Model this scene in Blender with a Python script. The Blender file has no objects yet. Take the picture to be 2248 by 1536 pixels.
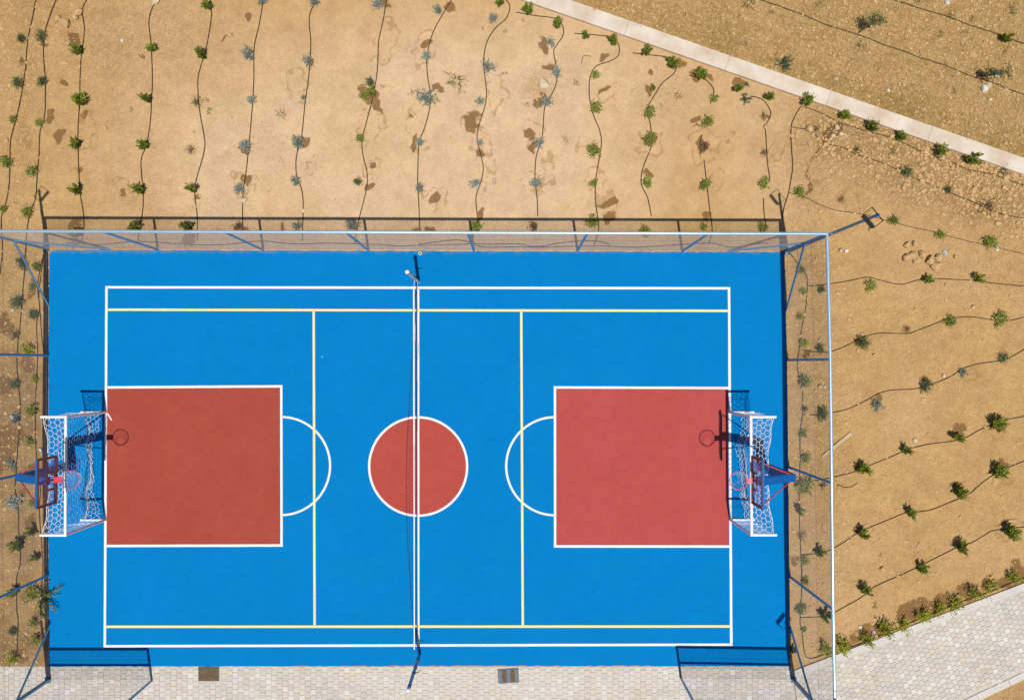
import bpy, math, random
import numpy as np
from mathutils import Vector, Matrix

# ------------------------------------------------------------------ camera, sky, sun, exposure
SC = bpy.context.scene
COL = SC.collection
CAM_H, FPX, TILT = 25.0, 1900.0, 0.0168
cam = bpy.data.cameras.new('camera'); camo = bpy.data.objects.new('camera', cam); COL.objects.link(camo)
cam.sensor_width = 36.0; cam.lens = 36.0 * FPX / 2248.0
cam.clip_start = 0.5; cam.clip_end = 2000
camo.location = (0, 0, CAM_H); camo.rotation_euler = (TILT, 0, 0)
SC.camera = camo

SUN_D = Vector((-0.0365, 0.269, -1.0)).normalized()
world = bpy.data.worlds.new('World'); SC.world = world; world.use_nodes = True
wn = world.node_tree; wn.nodes.clear()
sky = wn.nodes.new('ShaderNodeTexSky'); sky.sky_type = 'NISHITA'; sky.sun_disc = False
sky.sun_elevation = math.asin(-SUN_D.z); sky.sun_rotation = math.radians(172.3)
sky.air_density = 1.0; sky.dust_density = 0.6; sky.ozone_density = 1.0
bg = wn.nodes.new('ShaderNodeBackground'); bg.inputs['Strength'].default_value = 0.06
wo = wn.nodes.new('ShaderNodeOutputWorld')
wn.links.new(sky.outputs[0], bg.inputs['Color']); wn.links.new(bg.outputs[0], wo.inputs['Surface'])
sl = bpy.data.lights.new('sun', 'SUN'); sl.energy = 4.3; sl.angle = math.radians(0.53); sl.color = (1.0, 0.955, 0.89)
so = bpy.data.objects.new('sun', sl); COL.objects.link(so)
so.location = (2, -8, 40); so.rotation_euler = SUN_D.to_track_quat('-Z', 'Y').to_euler()
SC.view_settings.view_transform = 'Standard'; SC.view_settings.look = 'None'
SC.view_settings.gamma = 1.0; SC.view_settings.use_curve_mapping = False
SC.view_settings.exposure = 0.0
SC.render.engine = 'CYCLES'
SC.cycles.use_denoising = False
SC.cycles.max_bounces = 6; SC.cycles.transparent_max_bounces = 16

# ------------------------------------------------------------------ helpers
_c, _s = math.cos(TILT), math.sin(TILT)
def P(px, py, z=0.0):
    """point of the place seen at photo pixel (px, py), at height z"""
    x = (px - 1124.0) / FPX; y = -(py - 768.0) / FPX
    dy = y * _c + _s; dz = y * _s - _c
    t = (z - CAM_H) / dz
    return Vector((x * t, dy * t, z))
R1 = (0, 0, 2.743); R2 = (740, 0, 2.743); R3 = (1488, 0, 2.743); R4 = (1700, 440, 2.743)
R5 = (1700, 980, 2.763); Z6 = (0, 440, 3.657); Z7 = (0, 820, 3.657); Z8 = (0, 1180, 4.314); Z9 = (840, 420, 5.62)
FULL = (0, 0, 1.0)
def U(r, x, y): return (r[0] + x / r[2], r[1] + y / r[2])
PX = 1.0 / 76.0

class MB:
    def __init__(s): s.v = []; s.f = []; s.t = []
    def add(s, vs, fs, tint=None):
        o = len(s.v); s.v += [tuple(p) for p in vs]
        s.f += [tuple(i + o for i in f) for f in fs]
        if tint is not None: s.t += [tint] * len(fs)
    def tube(s, a, b, r, n=6, r2=None, caps=True):
        a = Vector(a); b = Vector(b); d = (b - a)
        if d.length < 1e-6: return
        d.normalize(); u = d.orthogonal().normalized(); w = d.cross(u)
        r2 = r if r2 is None else r2
        vs = []
        for i in range(n):
            t = 2 * math.pi * i / n; o = u * math.cos(t) + w * math.sin(t)
            vs += [a + o * r, b + o * r2]
        fs = [(2*i, 2*((i+1) % n), 2*((i+1) % n)+1, 2*i+1) for i in range(n)]
        s.add(vs, fs)
        if caps:
            s.add(vs[0::2], [tuple(range(n))[::-1]]); s.add(vs[1::2], [tuple(range(n))])
    def path(s, pts, r, n=5):
        pts = [Vector(p) for p in pts]; m = len(pts); vs = []
        up = Vector((0, 0, 1))
        for k, p in enumerate(pts):
            d = (pts[min(k+1, m-1)] - pts[max(k-1, 0)])
            if d.length < 1e-9: d = Vector((1, 0, 0))
            d.normalize(); u = d.cross(up)
            if u.length < 1e-4: u = Vector((1, 0, 0))
            u.normalize(); w = u.cross(d)
            for i in range(n):
                t = 2 * math.pi * i / n; vs.append(p + (u * math.cos(t) + w * math.sin(t)) * r)
        fs = [(k*n+i, k*n+(i+1) % n, (k+1)*n+(i+1) % n, (k+1)*n+i) for k in range(m-1) for i in range(n)]
        fs += [tuple(range(n))[::-1], tuple((m-1)*n+i for i in range(n))]
        s.add(vs, fs)
    def box(s, c, sx, sy, sz, M=None, tint=None, bev=0.0):
        h = (sx/2, sy/2, sz/2); c = Vector(c)
        if bev:
            vs = []
            for z, k in ((-h[2], 0), (h[2]-bev, 0), (h[2], bev)):
                vs += [Vector((-h[0]+k, -h[1]+k, z)), Vector((h[0]-k, -h[1]+k, z)), Vector((h[0]-k, h[1]-k, z)), Vector((-h[0]+k, h[1]-k, z))]
            fs = [(8, 9, 10, 11)]
            for b in (0, 4):
                fs += [(b+i, b+(i+1) % 4, b+4+(i+1) % 4, b+4+i) for i in range(4)]
        else:
            vs = [Vector((x*h[0], y*h[1], z*h[2])) for z in (-1, 1) for x, y in ((-1, -1), (1, -1), (1, 1), (-1, 1))]
            fs = [(3, 2, 1, 0), (4, 5, 6, 7)] + [(i, (i+1) % 4, 4+(i+1) % 4, 4+i) for i in range(4)]
        if M is not None: vs = [M @ p for p in vs]
        s.add([c + p for p in vs], fs, tint)
    def beam(s, a, b, w, h, up=Vector((0, 0, 1))):
        a = Vector(a); b = Vector(b); d = b - a; L = d.length; d.normalize()
        u = d.cross(up).normalized(); v = u.cross(d)
        M = Matrix((d, u, v)).transposed()
        s.box((a + b) / 2, L, w, h, M)
    def sphere(s, c, r, n=10, m=6):
        c = Vector(c); vs = [c + Vector((0, 0, r))]; fs = []
        for j in range(1, m):
            t = math.pi * j / m
            for i in range(n):
                p = 2*math.pi*i/n; vs.append(c + Vector((math.sin(t)*math.cos(p), math.sin(t)*math.sin(p), math.cos(t))) * r)
        vs.append(c - Vector((0, 0, r)))
        fs += [(0, 1+i, 1+(i+1) % n) for i in range(n)]
        for j in range(m-2):
            fs += [(1+j*n+i, 1+(j+1)*n+i, 1+(j+1)*n+(i+1) % n, 1+j*n+(i+1) % n) for i in range(n)]
        e = len(vs)-1; fs += [(1+(m-2)*n+(i+1) % n, 1+(m-2)*n+i, e) for i in range(n)]
        s.add(vs, fs)
    def torus(s, c, R, r, n=28, m=6):
        c = Vector(c); vs = []
        for i in range(n):
            a = 2*math.pi*i/n; e = Vector((math.cos(a), math.sin(a), 0))
            for j in range(m):
                b = 2*math.pi*j/m; vs.append(c + e*(R + r*math.cos(b)) + Vector((0, 0, r*math.sin(b))))
        fs = [(i*m+j, ((i+1) % n)*m+j, ((i+1) % n)*m+(j+1) % m, i*m+(j+1) % m) for i in range(n) for j in range(m)]
        s.add(vs, fs)
    def sheet(s, pts, z0, z1=None):
        n = len(pts)
        if z1 is None: s.add([(p[0], p[1], z0) for p in pts], [tuple(range(n))])
        else:
            s.add([(p[0], p[1], z0) for p in pts] + [(p[0], p[1], z1) for p in pts],
                  [tuple(range(n))] + [(i, n+i, n+(i+1) % n, (i+1) % n) for i in range(n)])
    def mesh(s, name, mat, smooth=False):
        me = bpy.data.meshes.new(name); me.from_pydata(s.v, [], s.f)
        if mat: me.materials.append(mat)
        if smooth: me.polygons.foreach_set('use_smooth', [True]*len(me.polygons))
        if s.t and len(s.t) == len(me.polygons):
            a = me.attributes.new('tint', 'FLOAT', 'FACE'); a.data.foreach_set('value', s.t)
        me.update(); return me
    def build(s, name, mat, parent=None, smooth=False, loc=None):
        return link(name, s.mesh(name, mat, smooth), parent, loc)

def link(name, me, parent=None, loc=None):
    o = bpy.data.objects.new(name, me); COL.objects.link(o)
    if parent is not None: o.parent = parent
    if loc is not None: o.location = loc
    return o
def empty(name, loc=(0, 0, 0), rz=0.0):
    o = bpy.data.objects.new(name, None); COL.objects.link(o); o.location = loc; o.rotation_euler = (0, 0, rz)
    o.empty_display_size = 0.1
    return o
def tag(o, label=None, cat=None, group=None, kind=None):
    if label: o['label'] = label
    if cat: o['category'] = cat
    if group: o['group'] = group
    if kind: o['kind'] = kind
    return o
def catmull(pts, sub=6):
    out = []; n = len(pts)
    for i in range(n-1):
        p0 = pts[max(i-1, 0)]; p1 = pts[i]; p2 = pts[i+1]; p3 = pts[min(i+2, n-1)]
        for k in range(sub):
            t = k/sub
            out.append(tuple(0.5*((2*p1[a]) + (-p0[a]+p2[a])*t + (2*p0[a]-5*p1[a]+4*p2[a]-p3[a])*t*t + (-p0[a]+3*p1[a]-3*p2[a]+p3[a])*t**3) for a in (0, 1)))
    out.append(tuple(pts[-1])); return out
ORD = ['zeroth', 'first', 'second', 'third', 'fourth', 'fifth', 'sixth', 'seventh', 'eighth', 'ninth', 'tenth', 'eleventh', 'twelfth',
       'thirteenth', 'fourteenth', 'fifteenth', 'sixteenth', 'seventeenth', 'eighteenth', 'nineteenth', 'twentieth', 'twenty-first', 'twenty-second']

# ------------------------------------------------------------------ materials
def newmat(name, rough=0.8, spec=0.3, metal=0.0):
    m = bpy.data.materials.new(name); m.use_nodes = True
    nt = m.node_tree; b = nt.nodes['Principled BSDF']
    b.inputs['Roughness'].default_value = rough; b.inputs['Metallic'].default_value = metal
    b.inputs['Specular IOR Level'].default_value = spec
    return m, nt, b
def N(nt, typ, **kw):
    n = nt.nodes.new(typ)
    for k, v in kw.items(): setattr(n, k, v)
    return n
def noise(nt, vec, scale, detail=4, rough=0.6):
    n = N(nt, 'ShaderNodeTexNoise'); n.inputs['Scale'].default_value = scale; n.inputs['Detail'].default_value = detail
    n.inputs['Roughness'].default_value = rough
    if vec is not None: nt.links.new(vec, n.inputs['Vector'])
    return n.outputs['Fac']
def ramp(nt, fac, stops):
    r = N(nt, 'ShaderNodeValToRGB'); e = r.color_ramp.elements
    e[0].position, e[0].color = stops[0][0], (*stops[0][1], 1); e[1].position, e[1].color = stops[1][0], (*stops[1][1], 1)
    for p, c in stops[2:]:
        x = e.new(p); x.color = (*c, 1)
    nt.links.new(fac, r.inputs['Fac']); return r.outputs['Color']
def mix(nt, fac, a, b, typ='MIX'):
    n = N(nt, 'ShaderNodeMix', data_type='RGBA', blend_type=typ)
    for s, v in ((n.inputs[0], fac), (n.inputs[6], a), (n.inputs[7], b)):
        if isinstance(v, (int, float)): s.default_value = v
        elif isinstance(v, tuple): s.default_value = (*v, 1)
        else: nt.links.new(v, s)
    return n.outputs[2]
def math_(nt, op, a, b=None, clamp=False):
    n = N(nt, 'ShaderNodeMath', operation=op, use_clamp=clamp)
    for i, v in enumerate((a, b)):
        if v is None: continue
        if isinstance(v, (int, float)): n.inputs[i].default_value = v
        else: nt.links.new(v, n.inputs[i])
    return n.outputs[0]
def maprange(nt, v, a, b, c=0.0, d=1.0, smooth=True):
    n = N(nt, 'ShaderNodeMapRange'); n.interpolation_type = 'SMOOTHSTEP' if smooth else 'LINEAR'
    nt.links.new(v, n.inputs[0])
    for i, x in enumerate((a, b, c, d)): n.inputs[1+i].default_value = x
    return n.outputs[0]
def attr(nt, name):
    n = N(nt, 'ShaderNodeAttribute', attribute_name=name); return n.outputs['Fac']
def bump(nt, b, h, strength, dist):
    n = N(nt, 'ShaderNodeBump'); n.inputs['Strength'].default_value = strength; n.inputs['Distance'].default_value = dist
    nt.links.new(h, n.inputs['Height']); nt.links.new(n.outputs[0], b.inputs['Normal'])
def coords(nt, kind='Object'): return N(nt, 'ShaderNodeTexCoord').outputs[kind]
def worldpos(nt): return N(nt, 'ShaderNodeNewGeometry').outputs['Position']
def base(nt, b, c):
    if isinstance(c, tuple): b.inputs['Base Color'].default_value = (*c, 1)
    else: nt.links.new(c, b.inputs['Base Color'])

def mat_noisy(name, c1, c2, scale, rough=0.85, spec=0.2, detail=4, bmp=0.0, bdist=0.004, bscale=None, lo=0.3, hi=0.7):
    m, nt, b = newmat(name, rough, spec); w = worldpos(nt)
    base(nt, b, ramp(nt, noise(nt, w, scale, detail), [(lo, c1), (hi, c2)]))
    if bmp: bump(nt, b, noise(nt, w, bscale or scale*3, 3), bmp, bdist)
    return m

# sand
def ground_mat():
    m, nt, b = newmat('soil', 0.95, 0.1); w = worldpos(nt)
    big = noise(nt, w, 0.35, 3, 0.55); mid = noise(nt, w, 2.2, 5, 0.65); fin = noise(nt, w, 26, 4, 0.75); grit = noise(nt, w, 75, 2, 0.6)
    pale, roughn, wet, ring = attr(nt, 'pale'), attr(nt, 'rough'), attr(nt, 'wet'), attr(nt, 'ring')
    ochre = ramp(nt, mid, [(0.28, (0.40, 0.242, 0.094)), (0.72, (0.495, 0.314, 0.130))])
    smooth = ramp(nt, mid, [(0.28, (0.53, 0.357, 0.208)), (0.72, (0.60, 0.424, 0.258))])
    c = mix(nt, pale, ochre, smooth)
    hill = ramp(nt, mid, [(0.3, (0.45, 0.275, 0.10)), (0.7, (0.57, 0.37, 0.155))])
    c = mix(nt, attr(nt, 'hill'), c, hill)
    c = mix(nt, math_(nt, 'MULTIPLY', attr(nt, 'loam'), 0.85), c, ramp(nt, mid, [(0.3, (0.20, 0.12, 0.052)), (0.7, (0.33, 0.205, 0.088))]))
    c = mix(nt, maprange(nt, big, 0.55, 0.75, 0, 0.35), c, (0.50, 0.33, 0.17))
    c = mix(nt, 1.0, c, N_rgb(nt, maprange(nt, noise(nt, w, 0.9, 6, 0.68), 0.3, 0.7, 0.94, 1.08)), 'MULTIPLY')
    g = maprange(nt, fin, 0.3, 0.72, 0.78, 1.2)
    amt = math_(nt, 'ADD', math_(nt, 'MULTIPLY', roughn, 1.1), 0.36, True)
    g1 = math_(nt, 'ADD', math_(nt, 'MULTIPLY', math_(nt, 'SUBTRACT', g, 1.0), amt), 1.0)
    c = mix(nt, 1.0, c, N_rgb(nt, g1), 'MULTIPLY')
    gr = math_(nt, 'ADD', math_(nt, 'MULTIPLY', math_(nt, 'SUBTRACT', grit, 0.5), math_(nt, 'MULTIPLY', amt, 2.0)), 1.0)
    c = mix(nt, 1.0, c, N_rgb(nt, gr), 'MULTIPLY')
    mot = maprange(nt, noise(nt, w, 9, 5, 0.7), 0.3, 0.7, 0.88, 1.1)
    c = mix(nt, math_(nt, 'ADD', math_(nt, 'MULTIPLY', roughn, 0.9), 0.25, True), c, mix(nt, 1.0, c, N_rgb(nt, mot), 'MULTIPLY'))
    # dried rims and damp patches left by the drip hoses
    edge = math_(nt, 'MULTIPLY', math_(nt, 'SUBTRACT', noise(nt, w, 7, 5, 0.7), 0.5), 1.1)
    rm = maprange(nt, math_(nt, 'ADD', ring, math_(nt, 'MULTIPLY', edge, 0.8)), 0.16, 0.6, 0, 0.5)
    c = mix(nt, rm, c, (0.30, 0.165, 0.062))
    wm = maprange(nt, math_(nt, 'ADD', wet, edge), 0.36, 0.66)
    c = mix(nt, math_(nt, 'MULTIPLY', wm, 0.92), c, mix(nt, mid, (0.165, 0.085, 0.03), (0.24, 0.135, 0.052)))
    base(nt, b, c)
    h = math_(nt, 'ADD', math_(nt, 'MULTIPLY', fin, 1.0), math_(nt, 'MULTIPLY', noise(nt, w, 11, 5, 0.7), 1.8))
    n = N(nt, 'ShaderNodeBump'); n.inputs['Distance'].default_value = 0.045
    nt.links.new(maprange(nt, roughn, 0, 1, 0.22, 1.0, False), n.inputs['Strength'])
    nt.links.new(h, n.inputs['Height']); nt.links.new(n.outputs[0], b.inputs['Normal'])
    return m
def N_rgb(nt, v):
    n = N(nt, 'ShaderNodeCombineColor')
    for i in range(3): nt.links.new(v, n.inputs[i])
    return n.outputs[0]
def court_mat(name, c1, c2, speck=True):
    m, nt, b = newmat(name, 0.85, 0.07); w = worldpos(nt)
    lo = noise(nt, w, 0.5, 4, 0.6); f = noise(nt, w, 60, 2, 0.7); md = noise(nt, w, 3.5, 5, 0.7)
    c = ramp(nt, lo, [(0.3, c1), (0.7, c2)])
    c = mix(nt, 1.0, c, N_rgb(nt, maprange(nt, f, 0.25, 0.75, 0.9, 1.1)), 'MULTIPLY')
    c = mix(nt, 1.0, c, N_rgb(nt, maprange(nt, md, 0.3, 0.75, 0.955, 1.04)), 'MULTIPLY')
    if speck:
        v = N(nt, 'ShaderNodeTexVoronoi'); v.inputs['Scale'].default_value = 1.1; nt.links.new(w, v.inputs['Vector'])
        d = maprange(nt, v.outputs['Distance'], 0.012, 0.026, 0.7, 0.0)
        sel = maprange(nt, noise(nt, w, 0.9, 1), 0.5, 0.56)
        c = mix(nt, math_(nt, 'MULTIPLY', d, sel), c, (0.5, 0.62, 0.68))
        stain = maprange(nt, noise(nt, w, 1.6, 5, 0.75), 0.66, 0.8, 0, 0.35)
        c = mix(nt, stain, c, tuple(x*0.62 for x in c1))
    if speck:
        c = mix(nt, maprange(nt, noise(nt, w, 1.1, 5, 0.7), 0.42, 0.68, 0, 0.55), c, (0.0, 0.178, 0.42))
        sep = N(nt, 'ShaderNodeSeparateXYZ'); nt.links.new(w, sep.inputs[0])
        ed = maprange(nt, math_(nt, 'ADD', sep.outputs['Y'], math_(nt, 'MULTIPLY', noise(nt, w, 2.5, 5, 0.7), 0.35)), P(0, 551).y+0.08, P(0, 551).y+0.20)
        c = mix(nt, math_(nt, 'MULTIPLY', ed, 0.28), c, (0.28, 0.22, 0.11))
    else:
        mp = N(nt, 'ShaderNodeMapping'); mp.inputs['Scale'].default_value = (1.0, 4.0, 1.0); mp.inputs['Rotation'].default_value = (0, 0, 0.9); nt.links.new(w, mp.inputs[0])
        scuff = maprange(nt, noise(nt, mp.outputs[0], 2.2, 6, 0.75), 0.6, 0.8, 0, 0.22)
        c = mix(nt, scuff, c, tuple(min(1, x*1.3+0.04) for x in c2))
        c = mix(nt, maprange(nt, noise(nt, w, 0.8, 5, 0.7), 0.5, 0.75, 0, 0.3), c, tuple(x*0.86 for x in c1))
    base(nt, b, c)
    bump(nt, b, noise(nt, w, 130, 2), 0.25, 0.003)
    return m
def paint_mat(name, c):
    m, nt, b = newmat(name, 0.7, 0.25); w = worldpos(nt)
    f = noise(nt, w, 14, 5, 0.75)
    base(nt, b, ramp(nt, f, [(0.2, tuple(x*0.86 for x in c)), (0.55, c)])); return m
def steel(name, c, rough=0.28, spec=0.6, coat=0.6, metal=0.0):
    m, nt, b = newmat(name, rough, spec, metal); w = worldpos(nt)
    base(nt, b, ramp(nt, noise(nt, w, 9, 4), [(0.3, tuple(x*0.85 for x in c)), (0.7, c)]))
    b.inputs['Coat Weight'].default_value = coat; b.inputs['Coat Roughness'].default_value = 0.22
    return m
def leaf_mat(name, c1, c2, c3=None):
    m, nt, b = newmat(name, 0.6, 0.3)
    f = attr(nt, 'tint'); st = [(0.0, c1), (1.0, c2)]
    if c3: st.append((0.88, c3))
    c = ramp(nt, f, st)
    oi = N(nt, 'ShaderNodeObjectInfo')
    c = mix(nt, 1.0, c, N_rgb(nt, maprange(nt, oi.outputs['Random'], 0, 1, 0.8, 1.2, False)), 'MULTIPLY')
    base(nt, b, c)
    tr = N(nt, 'ShaderNodeBsdfTranslucent'); nt.links.new(c, tr.inputs['Color'])
    ms = N(nt, 'ShaderNodeMixShader'); ms.inputs[0].default_value = 0.25
    nt.links.new(b.outputs[0], ms.inputs[1]); nt.links.new(tr.outputs[0], ms.inputs[2])
    nt.links.new(ms.outputs[0], nt.nodes['Material Output'].inputs['Surface'])
    return m
def paver_mat():
    m, nt, b = newmat('paver', 0.85, 0.2); w = worldpos(nt)
    t = attr(nt, 'tint')
    c = ramp(nt, t, [(0.0, (0.47, 0.445, 0.405)), (1.0, (0.60, 0.58, 0.54)), (0.35, (0.505, 0.47, 0.415)), (0.6, (0.54, 0.515, 0.475)), (0.82, (0.535, 0.475, 0.395))])
    patch = maprange(nt, noise(nt, w, 0.55, 4, 0.65), 0.45, 0.7, 0, 0.55)
    c = mix(nt, patch, c, mix(nt, t, (0.44, 0.37, 0.28), (0.54, 0.485, 0.40)))
    c = mix(nt, 1.0, c, N_rgb(nt, maprange(nt, noise(nt, w, 22, 4, 0.7), 0.25, 0.75, 0.88, 1.1)), 'MULTIPLY')
    base(nt, b, c); bump(nt, b, noise(nt, w, 60, 3), 0.3, 0.003); return m

M = {}
M['soil'] = ground_mat()
M['blue'] = court_mat('blue_acrylic', (0.0, 0.160, 0.435), (0.0, 0.174, 0.472))
M['red_l'] = court_mat('red_acrylic', (0.305, 0.056, 0.037), (0.335, 0.064, 0.045), False)
M['red_r'] = court_mat('rose_acrylic', (0.385, 0.065, 0.058), (0.41, 0.071, 0.066), False)
M['red_c'] = court_mat('centre_acrylic', (0.36, 0.060, 0.046), (0.41, 0.070, 0.056), False)
M['white'] = paint_mat('white_paint', (0.715, 0.72, 0.73))
M['yellow'] = paint_mat('yellow_paint', (0.71, 0.67, 0.29))
M['fence'] = steel('blue_painted_steel', (0.17, 0.38, 0.54), 0.38, 0.6, 0.2, 0.45)
M['rail'] = steel('sun_highlit_blue_rail_steel', (0.42, 0.62, 0.80), 0.3, 0.6, 0.4, 0.45)  # same blue pipe as the posts; sun highlight painted into a lighter base colour
M['pole'] = steel('dark_blue_steel', (0.02, 0.10, 0.22), 0.35)
M['hoop'] = steel('bright_blue_steel', (0.0, 0.105, 0.36), 0.5, 0.2, 0.05)
M['redsteel'] = steel('red_steel', (0.62, 0.03, 0.06), 0.4)
M['brownpaint'] = paint_mat('brown_paint', (0.28, 0.09, 0.035))
M['wire'] = steel('zinc_wire', (0.34, 0.32, 0.33), 0.45, 0.5, 0.0)
M['goal'] = steel('white_steel', (0.88, 0.88, 0.88), 0.45, 0.5, 0.3)
M['cord'] = mat_noisy('white_cord', (0.68, 0.70, 0.72), (0.8, 0.8, 0.8), 12)
M['dcord'] = mat_noisy('dark_cord', (0.012, 0.012, 0.014), (0.03, 0.03, 0.03), 12)
M['grey'] = steel('grey_steel', (0.55, 0.58, 0.62), 0.4, 0.5, 0.2)
M['black'] = mat_noisy('black_plastic', (0.012, 0.012, 0.015), (0.025, 0.025, 0.03), 8, 0.8, 0.15)
M['lens'] = steel('lamp_glass', (0.015, 0.018, 0.025), 0.5, 0.25, 0.0)
M['hose'] = mat_noisy('hose_plastic', (0.018, 0.014, 0.012), (0.06, 0.045, 0.035), 5, 0.6, 0.3)
M['hose2'] = mat_noisy('dusty_hose_plastic', (0.035, 0.026, 0.022), (0.11, 0.08, 0.065), 5, 0.7, 0.2)
M['conc'] = mat_noisy('pale_concrete', (0.50, 0.38, 0.27), (0.65, 0.585, 0.49), 1.3, 0.9, 0.15, 6, 0.3, 0.004, 30)
M['kerb'] = mat_noisy('kerb_concrete', (0.49, 0.46, 0.41), (0.58, 0.55, 0.51), 2.2, 0.9, 0.15, 6, 0.3, 0.003, 40)
M['joint'] = mat_noisy('joint_sand', (0.44, 0.405, 0.355), (0.53, 0.49, 0.43), 6)
M['paver'] = paver_mat()
M['rust'] = mat_noisy('rusty_iron', (0.075, 0.05, 0.028), (0.16, 0.11, 0.055), 14, 0.8, 0.3, 5, 0.4, 0.004, 60)
M['slate'] = mat_noisy('blue_grey_iron', (0.06, 0.085, 0.11), (0.12, 0.15, 0.18), 10, 0.6, 0.4)
M['clod'] = mat_noisy('dry_clod', (0.43, 0.275, 0.125), (0.58, 0.395, 0.195), 9, 0.95, 0.1, 4, 0.5, 0.006, 40)
M['stone'] = mat_noisy('pale_stone', (0.46, 0.35, 0.21), (0.64, 0.52, 0.35), 9, 0.9, 0.15, 4, 0.4, 0.005, 40)
M['wstone'] = mat_noisy('white_stone', (0.52, 0.47, 0.41), (0.68, 0.65, 0.61), 9, 0.9, 0.15)
M['gstone'] = mat_noisy('grey_stone', (0.38, 0.38, 0.38), (0.52, 0.52, 0.53), 9, 0.9, 0.15)
M['wood'] = mat_noisy('weathered_wood', (0.40, 0.28, 0.16), (0.56, 0.42, 0.27), 7)
M['straw'] = leaf_mat('straw', (0.34, 0.20, 0.05), (0.60, 0.43, 0.15))
M['stem'] = mat_noisy('bark', (0.06, 0.04, 0.025), (0.13, 0.09, 0.055), 20)
M['C'] = leaf_mat('conifer_leaf', (0.075, 0.115, 0.012), (0.32, 0.37, 0.05))
M['D'] = leaf_mat('blue_green_leaf', (0.04, 0.068, 0.022), (0.18, 0.225, 0.09))
M['S'] = leaf_mat('silver_leaf', (0.14, 0.175, 0.14), (0.40, 0.45, 0.38))
M['L'] = leaf_mat('light_green_leaf', (0.10, 0.135, 0.015), (0.42, 0.44, 0.10))
M['B'] = leaf_mat('dry_leaf', (0.07, 0.045, 0.02), (0.22, 0.15, 0.075))
M['Y'] = leaf_mat('yellow_leaf', (0.14, 0.17, 0.01), (0.52, 0.48, 0.04))
M['W'] = leaf_mat('weed_leaf', (0.06, 0.10, 0.025), (0.22, 0.26, 0.09))
M['H'] = leaf_mat('glossy_leaf', (0.08, 0.11, 0.008), (0.50, 0.52, 0.05))
M['G'] = leaf_mat('sea_green_leaf', (0.03, 0.075, 0.045), (0.15, 0.25, 0.17))
def acrylic():
    m = bpy.data.materials.new('clear_acrylic'); m.use_nodes = True; nt = m.node_tree; nt.nodes.clear()
    o = N(nt, 'ShaderNodeOutputMaterial'); t = N(nt, 'ShaderNodeBsdfTransparent'); t.inputs[0].default_value = (0.93, 0.93, 0.96, 1)
    g = N(nt, 'ShaderNodeBsdfGlossy'); g.inputs['Roughness'].default_value = 0.08; g.inputs[0].default_value = (0.9, 0.9, 0.95, 1)
    d = N(nt, 'ShaderNodeBsdfDiffuse'); d.inputs[0].default_value = (0.45, 0.35, 0.5, 1)
    m1 = N(nt, 'ShaderNodeMixShader'); m1.inputs[0].default_value = 0.03
    m2 = N(nt, 'ShaderNodeMixShader'); m2.inputs[0].default_value = 0.06
    nt.links.new(t.outputs[0], m1.inputs[1]); nt.links.new(d.outputs[0], m1.inputs[2])
    nt.links.new(m1.outputs[0], m2.inputs[1]); nt.links.new(g.outputs[0], m2.inputs[2]); nt.links.new(m2.outputs[0], o.inputs[0])
    return m
M['acrylic'] = acrylic()

# ------------------------------------------------------------------ ground relief
rng = np.random.default_rng(7)
def vnoise(x, y, scale, seed):
    r = np.random.default_rng(seed); n = 256; g = r.random((n, n))
    u = x*scale + 500.3; v = y*scale + 500.7
    iu = np.floor(u).astype(int); iv = np.floor(v).astype(int); fu = u-iu; fv = v-iv
    fu = fu*fu*(3-2*fu); fv = fv*fv*(3-2*fv)
    a = g[iu % n, iv % n]; b = g[(iu+1) % n, iv % n]; c = g[iu % n, (iv+1) % n]; d = g[(iu+1) % n, (iv+1) % n]
    return (a*(1-fu)+b*fu)*(1-fv)+(c*(1-fu)+d*fu)*fv
def grow(a, far, k):
    out = []; s = 0.05; x = a
    while x < far: s *= k; x += s; out.append(x)
    return out
fx = np.arange(-15.6, 15.6, 0.04); fy = np.arange(-10.6, 11.4, 0.04)
ex = grow(15.6, 400, 1.5)
xs = np.concatenate([-np.array(ex[::-1]), fx, np.array(ex)])
ys = np.concatenate([-np.array(grow(10.6, 400, 1.5)[::-1]), fy, np.array(grow(11.4, 400, 1.5))])
GX, GY = np.meshgrid(xs, ys, indexing='ij')
W0 = P(1141, 0); W1 = P(2248, 385)                      # lower edge of the low concrete wall
wd = (W1 - W0).normalized(); wnrm = Vector((-wd.y, wd.x, 0))
if wnrm.y < 0: wnrm = -wnrm
WALL_W = 34.5 * PX
hill_d = (GX-W0.x)*wnrm.x + (GY-W0.y)*wnrm.y
def sstep(v, a, b):
    t = np.clip((v-a)/(b-a), 0, 1); return t*t*(3-2*t)
def blob(px, py, rx, ry=None):
    p = P(px, py); rx = rx*PX; ry = (ry*PX) if ry else rx
    return np.exp(-(((GX-p.x)/rx)**2 + ((GY-p.y)/ry)**2))
hill = sstep(hill_d, 0.2, 0.4)
pale = np.clip(blob(980, 290, 560, 320)*1.12 + blob(500, 420, 300, 200)*0.4, 0, 1)
pale = np.clip(pale + (vnoise(GX, GY, 0.5, 1)-0.5)*0.5, 0, 1)*(1-hill)
rough = 0.14 + hill*0.75 + 0.16*sstep(-GX, -P(800, 0).x, -P(350, 0).x) + 0.10*(vnoise(GX, GY, 0.8, 41)-0.4)
rough += sstep(GX, P(1640, 0).x, P(1790, 0).x)*0.22
rough += np.exp(-((hill_d+0.75)/0.75)**2)*(hill_d < 0.1)*sstep(GX, P(1650, 0).x, P(1950, 0).x)*0.8
rough += blob(2160, 400, 130, 90)*0.55 + blob(190, 60, 170, 110)*0.32 + blob(420, 60, 140, 110)*0.12
rough += sstep(-GX, -P(110, 0).x, -P(60, 0).x)*0.22
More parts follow.
